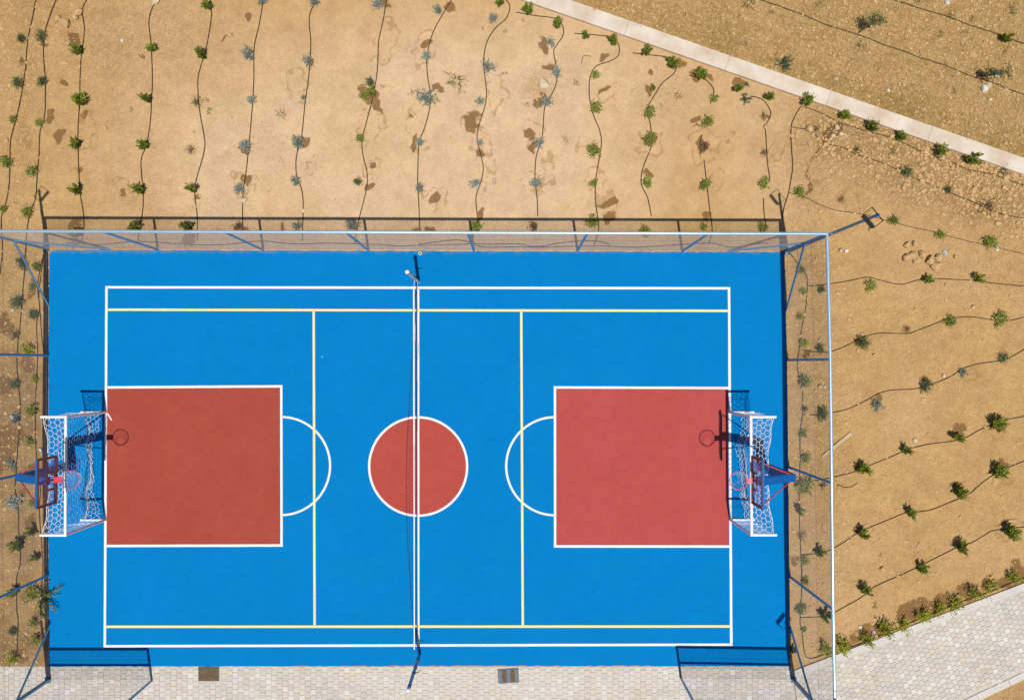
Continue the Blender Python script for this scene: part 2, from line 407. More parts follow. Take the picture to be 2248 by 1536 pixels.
rough += blob(1780, 900, 60, 500)*0.35 + blob(2000, 300, 260, 120)*0.3 + blob(1440, 200, 60, 50)*0.35 + blob(1180, 190, 50, 45)*0.5
rough = np.clip(rough, 0, 1)
loam = sstep(-GX, -P(150, 0).x, -P(70, 0).x)*sstep(-GY, -P(0, 640).y, -P(0, 860).y)*np.clip(0.35+0.9*vnoise(GX, GY, 1.6, 51), 0, 1)
loam = np.maximum(loam, 0.85*blob(2230, 1560, 110, 60)*(vnoise(GX, GY, 2.5, 52)+0.3))
loam = np.clip(loam, 0, 1)
n1 = vnoise(GX, GY, 1.1, 2)-0.5; n2 = vnoise(GX, GY, 3.3, 3)-0.5; n3 = vnoise(GX, GY, 7.0, 4)-0.5; n4 = vnoise(GX, GY, 13.0, 5)-0.5
Z = -0.035 + 0.02*n1 + rough*(0.035*n2 + 0.04*n3 + 0.032*n4) + 0.004*n3 + hill*0.07
wet = np.zeros_like(GX); ring = np.zeros_like(GX)
WX = GX + 0.13*(vnoise(GX, GY, 3.1, 31)-0.5)*2 + 0.06*(vnoise(GX, GY, 8.3, 32)-0.5)*2
WY = GY + 0.13*(vnoise(GX, GY, 3.3, 33)-0.5)*2 + 0.06*(vnoise(GX, GY, 8.9, 34)-0.5)*2
wr = random.Random(5)
def wets(r, lst):
    global wet
    for x, y, rad in lst:
        px, py = U(r, x, y); rr = rad/r[2]*PX*1.18; p = P(px, py)
        an = wr.uniform(0, 3.14); ca, sa = math.cos(an), math.sin(an); ax = rr*wr.uniform(0.8, 1.15); ay = rr*wr.uniform(0.6, 0.9)
        dx = WX-p.x; dy = WY-p.y
        wet = np.maximum(wet, wr.uniform(0.85, 1.15)*np.exp(-(((dx*ca+dy*sa)/ax)**2 + ((dy*ca-dx*sa)/ay)**2)**1.3*0.9))
wets(R1, [(440, 240, 42), (385, 500, 28), (525, 680, 28), (300, 690, 30), (365, 825, 40), (470, 620, 30), (1505, 95, 32), (440, 1370, 46), (1130, 1430, 60), (800, 1370, 35),
          (455, 1015, 22), (1180, 1170, 26), (1475, 885, 38), (1470, 1080, 30), (1815, 850, 42), (255, 260, 36), (470, 1440, 42), (1330, 230, 20), (1440, 1370, 36), (1700, 1370, 30), (735, 1150, 22),
          (850, 350, 22), (130, 380, 22), (1860, 370, 30)])
wets(R2, [(165, 540, 42), (205, 590, 45), (245, 640, 32), (530, 275, 30), (598, 525, 36), (1235, 265, 56), (1275, 400, 32), (1225, 610, 38), (828, 735, 56), (872, 930, 22), (1155, 820, 36), (1180, 880, 30),
          (465, 825, 26), (470, 870, 24), (1530, 895, 44), (1880, 835, 44), (1865, 1045, 34), (200, 1000, 26), (178, 1105, 28), (585, 1200, 32), (1640, 1225, 38), (1635, 1320, 36), (1608, 350, 24), (1885, 550, 40),
          (270, 30, 36), (680, 30, 42), (440, 690, 22), (870, 180, 18), (2060, 400, 28), (575, 1390, 34), (1610, 540, 26), (850, 1290, 34), (1180, 1370, 32), (1905, 420, 22)])
wets(R3, [(930, 800, 44), (960, 760, 34), (105, 715, 26), (115, 760, 20), (165, 880, 38), (205, 470, 30), (370, 510, 34), (120, 440, 40), (1560, 935, 26), (790, 1130, 26), (540, 700, 24), (180, 1310, 34), (510, 1370, 30), (1850, 1235, 40), (20, 390, 40), (330, 510, 30)])
wets(R4, [(500, 840, 30), (640, 1170, 26), (1110, 1380, 38), (1370, 1370, 44), (900, 1080, 30), (190, 930, 22), (560, 155, 22)])
wets(R5, [(490, 140, 36), (1120, 240, 38), (1380, 130, 36), (130, 690, 46), (520, 520, 32), (1390, 480, 28), (900, 980, 85), (800, 1020, 70), (1040, 940, 60), (560, 1120, 60), (640, 1110, 50), (420, 1200, 50), (1170, 880, 50), (1400, 820, 60), (1490, 760, 60), (1290, 840, 50), (480, 1160, 44)])
wets(Z6, [(20, 960, 60), (60, 1030, 50), (230, 1300, 62), (250, 740, 42), (20, 1470, 90), (190, 540, 30), (265, 650, 40), (600, 200, 50)])
wets(Z7, [(40, 90, 80), (60, 560, 100), (40, 700, 90), (130, 480, 80), (170, 960, 50), (240, 1210, 60), (180, 1330, 40), (20, 460, 70)])
wets(Z8, [(240, 590, 46), (340, 940, 60), (220, 1130, 50), (370, 560, 50)])
def rings(r, lst):
    global ring
    for x, y, a, bb, ang in lst:
        px, py = U(r, x, y); p = P(px, py); ca, sa = math.cos(ang), math.sin(ang)
        dx = GX-p.x+(WX-GX)*1.5; dy = GY-p.y+(WY-GY)*1.5; u = dx*ca+dy*sa; v = -dx*sa+dy*ca
        A = a/r[2]*PX; B = bb/r[2]*PX
        d = np.sqrt((u/A)**2 + (v/B)**2)
        ring = np.maximum(ring, np.exp(-((d-1)/0.13)**2)*(0.35+0.65*vnoise(GX, GY, 4.0, 35)) + np.clip(1.1-d, 0, 0.4)*0.25)
rings(R2, [(300, 250, 55, 130, -0.2), (530, 290, 55, 110, -0.1), (200, 760, 55, 120, -0.4), (470, 770, 55, 130, 0.25), (960, 560, 60, 110, -0.2), (590, 1195, 75, 45, -0.2), (1500, 870, 45, 60, 0), (1890, 850, 75, 80, 0),
           (1260, 1050, 40, 110, -0.25), (1185, 1105, 40, 50, 0), (890, 1020, 35, 120, 0.1), (200, 1010, 45, 60, 0), (850, 820, 60, 120, 0.5), (1640, 560, 50, 80, -0.3), (1570, 1090, 40, 90, 0.1), (250, 360, 40, 40, 0), (1630, 1260, 50, 80, 0), (1170, 800, 50, 100, 0.2)])
rings(R1, [(1800, 540, 45, 90, 0.1), (1860, 980, 35, 70, -0.4), (520, 800, 50, 130, -0.1), (910, 830, 30, 70, -0.2), (1440, 1110, 45, 80, 0.2), (140, 800, 30, 80, 0.3), (490, 1040, 40, 40, 0), (1500, 1140, 30, 60, -0.2), (190, 900, 30, 80, 0.4), (730, 1120, 40, 60, 0.3), (1860, 360, 40, 50, 0)])
rings(R3, [(170, 880, 70, 95, 0), (235, 1085, 50, 60, 0.3), (600, 900, 40, 100, -0.6), (900, 1000, 60, 120, -0.6), (1050, 1180, 40, 90, -0.5)])
rings(R4, [(1170, 1060, 70, 30, -0.1), (620, 1160, 50, 30, 0.2), (1370, 1380, 80, 60, 0.3), (520, 850, 45, 60, 0.2)])
rings(R5, [(1390, 190, 60, 60, 0), (540, 545, 60, 45, 0.3), (1420, 530, 70, 60, 0.2), (910, 660, 60, 30, 0.3)])
# erosion gully
gul = [U(R3, x, y) for x, y in ((925, 820), (870, 870), (840, 920), (810, 955), (790, 985), (792, 1015), (778, 1045), (800, 1085), (805, 1120), (775, 1165), (755, 1190))]
gp = [P(*q) for q in catmull(gul, 8)]
gd = np.full_like(GX, 9.0)
sel = (GX > P(1730, 0).x) & (GX < P(1860, 0).x) & (GY > P(0, 470).y) & (GY < P(0, 270).y)
sx, sy = GX[sel], GY[sel]; dd = np.full(sx.shape, 9.0)
for p in gp: dd = np.minimum(dd, np.hypot(sx-p.x, sy-p.y))
gd[sel] = dd
Z -= 0.055*np.exp(-(gd/0.05)**2)
wet = np.maximum(wet, 0.62*np.exp(-(gd/0.05)**2))
# no relief poking through court, paving and path
CT = [P(108, 549), P(1721, 553), P(1733, 1461), P(108, 1462)]
def inside(poly, m):
    r = np.ones(GX.shape, bool); n = len(poly)
    for i in range(n):
        a = poly[i]; b = poly[(i+1) % n]; d = (b-a).normalized()
        r &= ((GX-a.x)*d.y - (GY-a.y)*d.x) > m       # clockwise seen from above
    return r
PT_A, PT_B = P(1738, 1473), P(2248, 1279)                          # upper edge of footpath
PT_C, PT_D = P(2248, 1491), P(2150, 1537)                          # lower edge of footpath
pd = (PT_B-PT_A).normalized(); qd = (PT_C-PT_D).normalized()
PATH = [PT_A, PT_B + pd*8, PT_C + qd*8, PT_D - qd*5.2, P(1760, 1640)]
PAVE = [P(-300, 1462), P(1738, 1462), P(1760, 1640), P(-300, 1640)]
for poly in (CT, PATH, PAVE):
    Z = np.where(inside(poly, 0.06), np.minimum(Z, -0.14), Z)
Z = np.where((hill_d > 0.04) & (hill_d < WALL_W-0.04), np.minimum(Z, -0.1), Z)
def gz(x, y):
    i = min(max(np.searchsorted(xs, x), 1), len(xs)-1); j = min(max(np.searchsorted(ys, y), 1), len(ys)-1)
    return float(max(Z[i, j], Z[i-1, j], Z[i, j-1], -0.09))
nx, ny = len(xs), len(ys)
me = bpy.data.meshes.new('ground')
co = np.stack([GX, GY, Z], -1).reshape(-1, 3).astype(np.float32)
ii, jj = np.meshgrid(np.arange(nx-1), np.arange(ny-1), indexing='ij'); ii = ii.ravel(); jj = jj.ravel()
quads = np.stack([ii*ny+jj, (ii+1)*ny+jj, (ii+1)*ny+jj+1, ii*ny+jj+1], -1).astype(np.int32)
me.vertices.add(len(co)); me.vertices.foreach_set('co', co.ravel())
me.loops.add(quads.size); me.loops.foreach_set('vertex_index', quads.ravel())
me.polygons.add(len(quads)); me.polygons.foreach_set('loop_start', np.arange(0, quads.size, 4, dtype=np.int32))
me.update(calc_edges=True)
me.polygons.foreach_set('use_smooth', np.ones(len(quads), bool))
for nm, arr in (('wet', wet), ('ring', ring), ('rough', rough), ('pale', pale), ('hill', hill), ('loam', loam)):
    a = me.attributes.new(nm, 'FLOAT', 'POINT'); a.data.foreach_set('value', arr.ravel().astype(np.float32))
me.materials.append(M['soil']); me.validate()
tag(link('ground', me), kind='structure')

# ------------------------------------------------------------------ court
random.seed(3)
edge = []
def jedge(a, b, n, amp):
    out = []
    for i in range(n):
        t = i/n; p = a.lerp(b, t); d = (b-a).normalized(); q = Vector((-d.y, d.x, 0))
        out.append(p + q*random.uniform(-amp, amp)*(0 < i))
    return out
c0, c1, c2, c3 = P(108, 549), P(1721, 553.5), P(1733, 1461), P(108, 1462.5)
rr = 0.16
corner = [c0 + Vector((rr*(1-math.cos(t)), -rr*(1-math.sin(t)), 0)) for t in (0, 0.4, 0.8, 1.2, 1.57)]
pts = corner + jedge(corner[-1], c1, 160, 0.012)[1:] + jedge(c1, P(1729, 900), 50, 0.012) + jedge(P(1729, 900), c2, 60, 0.012) + jedge(c2, P(900, 1460), 80, 0.011) + jedge(P(900, 1460), c3, 80, 0.011) + jedge(c3, P(105.5, 1000), 40, 0.006) + jedge(P(105.5, 1000), corner[0], 40, 0.006)[:-1]
mb = MB(); mb.sheet(pts[::-1], 0.0, -0.12)
court = tag(mb.build('sports_court', M['blue']), kind='structure')
def quad(name, pxs, z, mat):
    m = MB(); m.sheet([P(*q) for q in pxs][::-1], z); return m.build(name, mat, court)
def line(name, a, b, w, z, mat):
    A = P(*a); B = P(*b); d = (B-A).normalized(); q = Vector((-d.y, d.x, 0))*(w*PX/2)
    n = 24; L = []; Rr = []
    for i in range(n+1):
        p = A.lerp(B, i/n); L.append(p + q*(1+random.uniform(-.05, .05))); Rr.append(p - q*(1+random.uniform(-.05, .05)))
    m = MB(); m.add([(p.x, p.y, z) for p in L+Rr], [(i, n+1+i, n+2+i, i+1) for i in range(n)]); return m.build(name, mat, court)
def arc(name, c, r, w, t0, t1, z, mat, n=72):
    C0 = P(*c); ri = (r-w/2)*PX; ro = (r+w/2)*PX; v = []
    for i in range(n+1):
        t = t0+(t1-t0)*i/n; e = Vector((math.cos(t), math.sin(t), 0))
        v += [C0 + e*ri + Vector((0, 0, z)), C0 + e*ro + Vector((0, 0, z))]
    m = MB(); m.add(v, [(2*i, 2*i+1, 2*i+3, 2*i+2) for i in range(n)]); return m.build(name, mat, court)
def disc(name, c, r, z, mat, n=72):
    C0 = P(*c); m = MB(); m.add([C0 + Vector((math.cos(2*math.pi*i/n)*r*PX, math.sin(2*math.pi*i/n)*r*PX, z)) for i in range(n)], [tuple(range(n))]); return m.build(name, mat, court)
quad('red_key', [(235, 852), (615, 850.5), (616, 1194), (233, 1195)], 0.004, M['red_l'])
quad('red_key', [(1221, 853), (1598, 854), (1600, 1196), (1221, 1196)], 0.004, M['red_r'])
disc('centre_disc', (918, 1023.3), 105.5, 0.004, M['red_c'])
WZ = 0.008
line('paint_smudge', (236.5, 907), (245.5, 922), 2.6, 0.012, M['white'])
line('paint_smudge', (1600, 900), (1601, 880), 2.0, 0.012, M['white'])
line('boundary_line', (231.5, 630.5), (1603, 632.8), 5.3, WZ, M['white'])
line('boundary_line', (227.5, 1417.3), (1608, 1413.8), 5.3, WZ, M['white'])
line('boundary_line', (234, 633.4), (230.3, 1414.4), 5.3, WZ, M['white'])
line('boundary_line', (1600.3, 635.6), (1605.3, 1410.9), 5.4, WZ, M['white'])
line('halfway_line', (917.8, 635), (918.2, 1412.3), 5.4, WZ+0.001, M['white'])
line('key_line', (236.3, 850), (620.3, 847.6), 5.4, WZ, M['white'])
line('key_line', (233.7, 1197.6), (621, 1196.4), 5.4, WZ, M['white'])
line('key_line', (617.6, 850.6), (618.2, 1193.5), 5.2, WZ, M['white'])
line('key_line', (1215.6, 850), (1599, 851.4), 5.2, WZ, M['white'])
line('key_line', (1216, 1198.4), (1601.2, 1198.8), 5.4, WZ, M['white'])
line('key_line', (1218.3, 852.8), (1218.6, 1195.5), 5.2, WZ, M['white'])
arc('centre_circle', (918, 1023.3), 107.3, 5.0, 0, 2*math.pi, WZ, M['white'], 120)
a0 = math.asin(2.5/107)
arc('key_arc', (617.5, 1022.3), 107, 4.7, -math.pi/2+0.03, math.pi/2-0.03, WZ, M['white'])
arc('key_arc', (1218.5, 1022.6), 107, 4.7, math.pi/2+0.03, 3*math.pi/2-0.03, WZ, M['white'])
YZ = 0.011
line('service_line', (237.3, 679.8), (1597.4, 682.2), 5.2, YZ, M['yellow'])
line('service_line', (233.6, 1374.6), (1602.3, 1373.8), 5.4, YZ, M['yellow'])
line('attack_line', (688.8, 683.6), (690.8, 1371.4), 5.2, YZ, M['yellow'])
line('attack_line', (1144.3, 684.3), (1147.6, 1371.4), 5.2, YZ, M['yellow'])

# ------------------------------------------------------------------ low concrete wall
wall = tag(empty('low_wall', W0), 'pale concrete strip wall cutting diagonally across the upper right corner', 'wall')
Mw = Matrix((wd, wnrm, Vector((0, 0, 1)))).transposed()
s = -3.0; L = (W1-W0).length + 3
while s < L:
    seg = 3.1
    m = MB(); m.box(Mw @ Vector((s+seg/2, WALL_W/2, -0.02)), seg-0.003, WALL_W, 0.2, Mw, bev=0.008)
    m.build('wall_segment', M['conc'], wall); s += seg

# ------------------------------------------------------------------ paving
def paving(name, poly, origin, u, v, cw, sz, skip=None, limit=300):
    bs = MB(); bs.sheet([(p.x, p.y) for p in poly][::-1], -0.017, -0.12)
    top = tag(bs.build(name, M['joint']), kind='structure')
    cells = []
    R = 320
    for i in range(-R, R):
        off = 0.5*sz*(i % 2) + random.uniform(-0.02, 0.02)
        for j in range(-R if name == 'footpath' else -2, R if name == 'footpath' else 14):
            c = origin + u*((i+0.5)*cw) + v*((j+0.5)*sz + off)
            if abs(c.x) > 17.5 or c.y < -11.6: continue
            cells.append(c)
    ok = []
    for c in cells:
        good = True
        for i in range(len(poly)):
            a = poly[i]; b = poly[(i+1) % len(poly)]; d = (b-a).normalized()
            if ((c.x-a.x)*d.y - (c.y-a.y)*d.x) <= 0.42*cw: good = False; break
        if good and not (skip and skip(c)): ok.append(c)
    inview = lambda c: abs(c.x) < 14.9 and c.y > P(0, 1536).y - 0.02
    ok.sort(key=lambda c: (not inview(c), c.length))
    rot = Matrix((u, v, Vector((0, 0, 1)))).transposed()
    if u.cross(v).z < 0: rot = Matrix((u, -v, Vector((0, 0, 1)))).transposed()
    variants = []
    for k in range(14):
        m = MB(); h = 0.0
        m.box((0, 0, 0), cw-0.006+random.uniform(-.002, .001), sz-0.010+random.uniform(-.003, .002), 0.03, rot, tint=None, bev=0.004)
        m.t = [random.random()]*len(m.f)
        variants.append(m.mesh('paver', M['paver']))
    rest = MB()
    for k, c in enumerate(ok):
        z = -0.02 + random.uniform(-0.003, 0.003)
        if k < limit:
            link('paver', variants[random.randrange(14)], top, (c.x, c.y, z))
        else:
            n0 = len(rest.f)
            rest.box((c.x, c.y, z), cw-0.006, sz-0.010, 0.03, rot, bev=0.004)
            t = random.random(); rest.t += [t]*(len(rest.f)-n0)
    if rest.v: rest.build('pavers', M['paver'], top)['kind'] = 'stuff'
    return top
DR1 = P(458, 1478.5); DR2 = P(1116, 1482.5)
paving('pavement', PAVE, P(-300, 1463.5), Vector((1, 0, 0)), Vector((0, -1, 0)), 12.2*PX, 12.2*PX,
       lambda c: (abs(c.x-DR1.x) < 0.30 and abs(c.y-DR1.y) < 0.2) or (abs(c.x-DR2.x) < 0.30 and abs(c.y-DR2.y) < 0.2))
qn = Vector((pd.y, -pd.x, 0))
KW = 15.5*PX
ip = [PT_A + qn*KW, PT_B + pd*8 + qn*KW, PT_C + qd*8 + Vector((-qd.y, qd.x, 0))*KW*0.9, PT_D - qd*5.2 + Vector((-qd.y, qd.x, 0))*KW*0.9, P(1762, 1640)]
fp = paving('footpath', ip, PT_A + qn*KW, pd, qn, 11.4*PX, 11.4*PX)
def kerb(a, d, nrm, L, seg, label):
    k = tag(empty('kerb', a), label, 'kerb', 'kerbs of the paved footpath')
    R3m = Matrix((d, nrm, Vector((0, 0, 1)))).transposed(); s = 0.0
    while s < L:
        m = MB(); m.box(R3m @ Vector((s+seg/2, KW/2, -0.02)), seg-0.008, KW-0.006, 0.06, R3m, bev=0.005)
        m.build('kerb_stone', M['kerb'], k); s += seg
kerb(PT_A, pd, qn, 12, 1.22, 'pale kerb between the planted shrubs and the footpath')
kerb(PT_D - qd*4, qd, Vector((-qd.y, qd.x, 0)), 9, 1.0, 'pale kerb along the lower edge of the footpath')

# drains
d = tag(empty('drain_cover', (DR1.x, DR1.y, 0)), 'rusty brown rectangular cover set in the paving', 'drain cover')
m = MB(); m.box((0, 0, -0.012), 0.60, 0.41, 0.03, bev=0.004); m.build('frame', M['slate'], d)
m = MB(); m.box((0, 0, 0.004), 0.56, 0.37, 0.012, bev=0.004); m.build('plate', M['rust'], d)
d = tag(empty('drain_cover', (DR2.x, DR2.y, 0), math.radians(3.6)), 'grey and brown striped grating lying askew on the paving', 'drain cover')
m = MB(); m.box((0, 0, -0.012), 0.60, 0.41, 0.03, bev=0.004); m.build('frame', M['slate'], d)
for k, (x, w_) in enumerate(((-0.235, 0.1), (-0.115, 0.12), (0.01, 0.1), (0.125, 0.115), (0.24, 0.09))):
    m = MB(); m.box((x, 0, 0.004), w_, 0.365, 0.012, bev=0.003); m.build('bar', M['rust'] if k in (1, 3) else M['slate'], d)
p = P(922.5, 556); d = tag(empty('pipe_cap', (p.x, p.y, 0)), 'small round capped pipe at the top edge of the blue court', 'pipe cap')
m = MB(); m.torus((0, 0, 0.004), 0.042, 0.012, 20, 6); m.build('ring', M['yellow'], d, True)
m = MB(); m.tube((0, 0, -0.03), (0, 0, 0.006), 0.036, 16); m.build('lid', M['slate'], d)

# ------------------------------------------------------------------ fences and floodlights
FH = 3.35
def wires(mb, a, b, z0, z1, r=0.00115, step=0.058):
    d = (b-a); L = d.length; d.normalize(); q = Vector((-d.y, d.x, 0))*0.002; h = z1-z0
    for sg in (1, -1):
        c = -h if sg > 0 else 0.0
        end = L if sg > 0 else L + h
        while c < end:
            c += step
            # s runs from c at bottom, to c + sg*h at top
            s0, s1 = c, c+sg*h; t0, t1 = 0.0, 1.0
            for lim, lo in ((0.0, True), (L, False)):
                if s1 != s0:
                    t = (lim-s0)/(s1-s0)
                    if lo:
                        if s0 < 0: t0 = max(t0, t)
                        if s1 < 0: t1 = min(t1, t)
                    else:
                        if s0 > L: t0 = max(t0, t)
                        if s1 > L: t1 = min(t1, t)
            if t1-t0 > 0.01:
                A = a + d*(s0+(s1-s0)*t0) + q*sg + Vector((0, 0, z0+h*t0)); B = a + d*(s0+(s1-s0)*t1) + q*sg + Vector((0, 0, z0+h*t1))
                mb.tube(A, B, r, 3, caps=False)
def fence(pts, label, posts, midrail=False, braces=()):
    W = [P(*q) for q in pts]
    f = tag(empty('chain_link_fence', W[0]), label, 'fence', 'blue chain link fences round the court')
    o = W[0]
    for k in posts:
        m = MB(); p = W[k]-o; m.tube(p+Vector((0, 0, -0.1)), p+Vector((0, 0, FH+0.02)), 0.036, 10); m.build('post', M['fence'], f, True)
    for a, b in zip(W, W[1:]):
        a = a-o; b = b-o; dd = (b-a).normalized()
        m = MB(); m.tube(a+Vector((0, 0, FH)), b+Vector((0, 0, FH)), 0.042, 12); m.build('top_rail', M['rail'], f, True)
        if midrail:
            m = MB(); m.tube(a+Vector((0, 0, 1.66)), b+Vector((0, 0, 1.66)), 0.034, 8); m.build('middle_rail', M['fence'], f, True)
        m = MB(); wires(m, a, b, 0.04, FH-0.03)
        for z in (0.06, 1.1, 2.2): m.tube(a+Vector((0, 0, z)), b+Vector((0, 0, z)), 0.003, 4, caps=False)
        m.build('wire_mesh', M['wire'], f)['kind'] = 'stuff'
    for a, b in braces:
        m = MB(); m.tube(P(*a)-o+Vector((0, 0, -0.05)), W[b]-o+Vector((0, 0, 1.72)), 0.03, 8); m.build('brace', M['fence'], f, True)
    return f
TLc, TRc, BRc, BLc = (105, 546.5), (1723, 551.5), (1738, 1490), (110, 1491)
tops = [TLc, (345, 547), (577, 548), (808, 548.5), (1040, 549.5), (1268, 550), (1498, 551), TRc]
fence(tops, 'long chain link fence along the top edge of the court', range(8), False, [((240, 547), 0), ((1598, 551), 7)])
fence([TRc, (1729, 790), (1731.5, 1025), (1734, 1265), BRc], 'chain link fence along the right edge of the court', (1, 2, 3, 4), False, [((1727, 682), 0), ((1736, 1375), 4)])
fence([TLc, (105.5, 780), (103, 1028), (105.5, 1262), BLc], 'chain link fence along the left edge of the court', (1, 2, 3, 4), False, [((105, 672), 0), ((107, 1375), 4)])
fence([(110, 1493), (333, 1493)], 'short chain link panel at the lower left corner by the paving', (1,), True)
fence([(1495, 1488), (1738, 1492)], 'short chain link panel at the lower right corner by the paving', (0,), True)
def flood(base_px, sgx, sgy, label, dx=4):
    b = P(*base_px); o = tag(empty('floodlight_pole', b), label, 'floodlight', 'floodlight poles at the four court corners')
    H = 6.15
    m = MB(); m.tube((0, 0, -0.1), (0, 0, H), 0.05, 12, 0.036); m.build('pole', M['pole'], o, True)
    m = MB(); m.tube((0, 0, H), (0, 0, H+0.06), 0.045, 10, 0.02); m.sphere((0, 0, H+0.06), 0.03, 8, 6); m.build('finial', M['hoop'], o, True)
    m = MB(); m.box((0, 0, 0.01), 0.17, 0.17, 0.02, bev=0.004); m.build('base_plate', M['pole'], o)
    inn = Vector((sgx, sgy*0.8, 0)).normalized(); side = Vector((-inn.y, inn.x, 0)); up = Vector((0, 0, 1))
    nrm = (inn*0.97 - up*0.22).normalized(); v = side.cross(nrm)
    Mx = Matrix((side, nrm, v)).transposed(); c = inn*0.2 + Vector((0, 0, H-0.12))
    br = MB()
    e1 = c+side*0.19; e2 = c-side*0.19; g1 = e1-inn*0.27; g2 = e2-inn*0.27
    for a_, b_ in ((e1, g1), (g1, g2), (g2, e2)): br.beam(a_, b_, 0.012, 0.03)
    br.build('bracket', M['black'], o)
    h = MB(); h.box(c, 0.34, 0.06, 0.16, Mx); 
    for k in range(7): h.box(c - nrm*0.045 + side*(0.15-0.05*k), 0.012, 0.03, 0.13, Mx)
    hh = h.build('lamp_head', M['black'], o)
    l = MB(); l.box(c + nrm*0.032, 0.30, 0.006, 0.13, Mx); l.build('lens', M['lens'], hh)
flood((1729, 552.5), -1, -1, 'floodlight pole at the upper right court corner')
flood((101, 545), 1, -1, 'floodlight pole at the upper left court corner')
flood((105, 1492), 1, 1, 'floodlight pole at the lower left court corner')
flood((1743, 1491), -1, 1, 'floodlight pole at the lower right court corner')

# ------------------------------------------------------------------ goals
def hexnet(mb, fn, w, h, cell, r=0.0055, amp=0.012, seed=0):
    """hexagonal netting over (s in 0..w, t in 0..h), placed by fn(s, t)"""
    rn = random.Random(seed); a = cell/math.sqrt(3); seen = set(); jit = {}
    def key(s, t): return (round(s/(cell*0.02)), round(t/(cell*0.02)))
    def pt(s, t):
        k = key(s, t)
        if k not in jit: jit[k] = (rn.uniform(-amp, amp), rn.uniform(-amp, amp), rn.uniform(-amp, amp))
        j = jit[k]; p = fn(min(max(s, 0), w), min(max(t, 0), h)); return p + Vector(j)
    nr = int(h/(1.5*a))+2; nc = int(w/cell)+2
    for i in range(nr):
        for j in range(nc):
            cs = j*cell + (cell/2 if i % 2 else 0); ct = i*1.5*a
            vs = [(cs + a*math.sin(math.pi/3*k), ct + a*math.cos(math.pi/3*k)) for k in range(6)]
            for k in range(6):
                A, B = vs[k], vs[(k+1) % 6]
                kk = tuple(sorted((key(*A), key(*B))))
                if kk in seen: continue
                seen.add(kk)
                if (A[0] < -.001 and B[0] < -.001) or (A[0] > w and B[0] > w) or (A[1] < -.001 and B[1] < -.001) or (A[1] > h and B[1] > h): continue
                mb.tube(pt(*A), pt(*B), r, 4, caps=False)
def goal(front, sg, y0, y1, label, seed, bunch, skirt):
    """front = px of goal mouth; sg = direction of the net (+1 towards the right)"""
    A = P(front, y0); B = P(front+ (1 if sg > 0 else -1), y1); H = 2.24; D = 0.66
    g = tag(empty('goal', (A.x, A.y, 0)), label, 'goal', 'football goals at the two ends')
    Bl = B-A; e = Vector((sg, 0, 0)); L = Bl.length; bd = Bl.normalized(); up = Vector((0, 0, 1)); r = 0.036
    for p in (Vector(), Bl):
        m = MB(); m.tube(p, p+up*(H-r), r, 12); m.build('post', M['goal'], g, True)
        m = MB(); m.tube(p-e*0.02+up*H, p+e*D+up*H, r, 12); m.build('top_bar', M['goal'], g, True)
        m = MB(); m.tube(p+e*0.03+up*0.035, p+e*0.70+up*0.035, r, 12); m.build('base_bar', M['goal'], g, True)
        m = MB(); m.sphere(p+up*H, r*1.12, 10, 6); m.build('corner_joint', M['goal'], g, True)
    m = MB(); m.tube(up*H-bd*0.03, Bl+up*H+bd*0.03, r, 12); m.build('crossbar', M['goal'], g, True)
    rn = random.Random(seed); ph = rn.uniform(0, 6)
    def sag(s): u = s/L; return 4*u*(1-u)
    def depth(s): return D*0.93 - 0.17*sag(s) - (0.02*math.sin(9*s+ph))
    net = MB()
    def topf(s, t):
        k = t/0.62; return bd*s + e*(depth(s)*k) + up*(H-0.03-0.08*math.sin(math.pi*k)*sag(s)**0.5)
    hexnet(net, topf, L, 0.62, 0.148, r=0.0052, seed=seed)
    hb = H-0.05; full = hb+0.16
    def backf(s, t):
        if t < hb:
            k = t/hb; x = depth(s) + 0.04*math.sin(s*5+ph)*k - bunch(s/L)*0.75*k*k; z = H-0.03-t
        else:
            k = (t-hb); x = depth(s) + 0.05*math.sin(s*5+ph) - bunch(s/L)*0.75 - k*0.55*(1+0.5*math.sin(s*11+ph)); z = 0.02 + 0.04*abs(math.sin(s*17+t*23))
        return bd*s + e*x + up*z
    hexnet(net, backf, L, hb, 0.15, r=0.0018, amp=0.012, seed=seed+1)
    def floorf(s, t):
        u = s/L; w = skirt(u)*t/0.45
        return backf(s, hb) - e*w + bd*(0.05*math.sin(s*9+ph)*t) + up*(0.012+0.05*abs(math.sin(s*13+t*9+ph)))
    hexnet(net, floorf, L, 0.45, 0.135, r=0.0042, amp=0.022, seed=seed+4)
    for k_ in range(3):
        net.path([backf(L*i_/40, hb) + up*(0.02+0.02*abs(math.sin(i_*1.7+k_))) + e*(0.015*math.sin(i_*0.9+k_*2.1)+0.012*k_-0.01) for i_ in range(41)], 0.004, 4)
    for p in (Vector(), Bl):
        q = p
        def sidef(s, t, q=q): return q + e*s*(0.95) + up*(H-0.03-t) + bd*(0.03*math.sin(t*4))
        hexnet(net, sidef, D*0.97, H-0.05, 0.14, r=0.0035, seed=seed+2)
    net.path([topf(L*k/24, 0.62) for k in range(25)], 0.008, 4)
    net.build('net', M['cord'], g)
    return g
def bunL(u): return 0.03
def skL(u): return 0.05 + 0.42*abs(2*u-1)**1.4
def skR(u): return 0.20 + 0.06*math.sin(u*7)
goal(232.5, -1, 904.5, 1140.5, 'white goal with a slumped net at the left end of the court', 11, bunL, skL)
goal(1601.5, 1, 904.5, 1140, 'white goal with a taut net at the right end of the court', 23, bunL, skR)

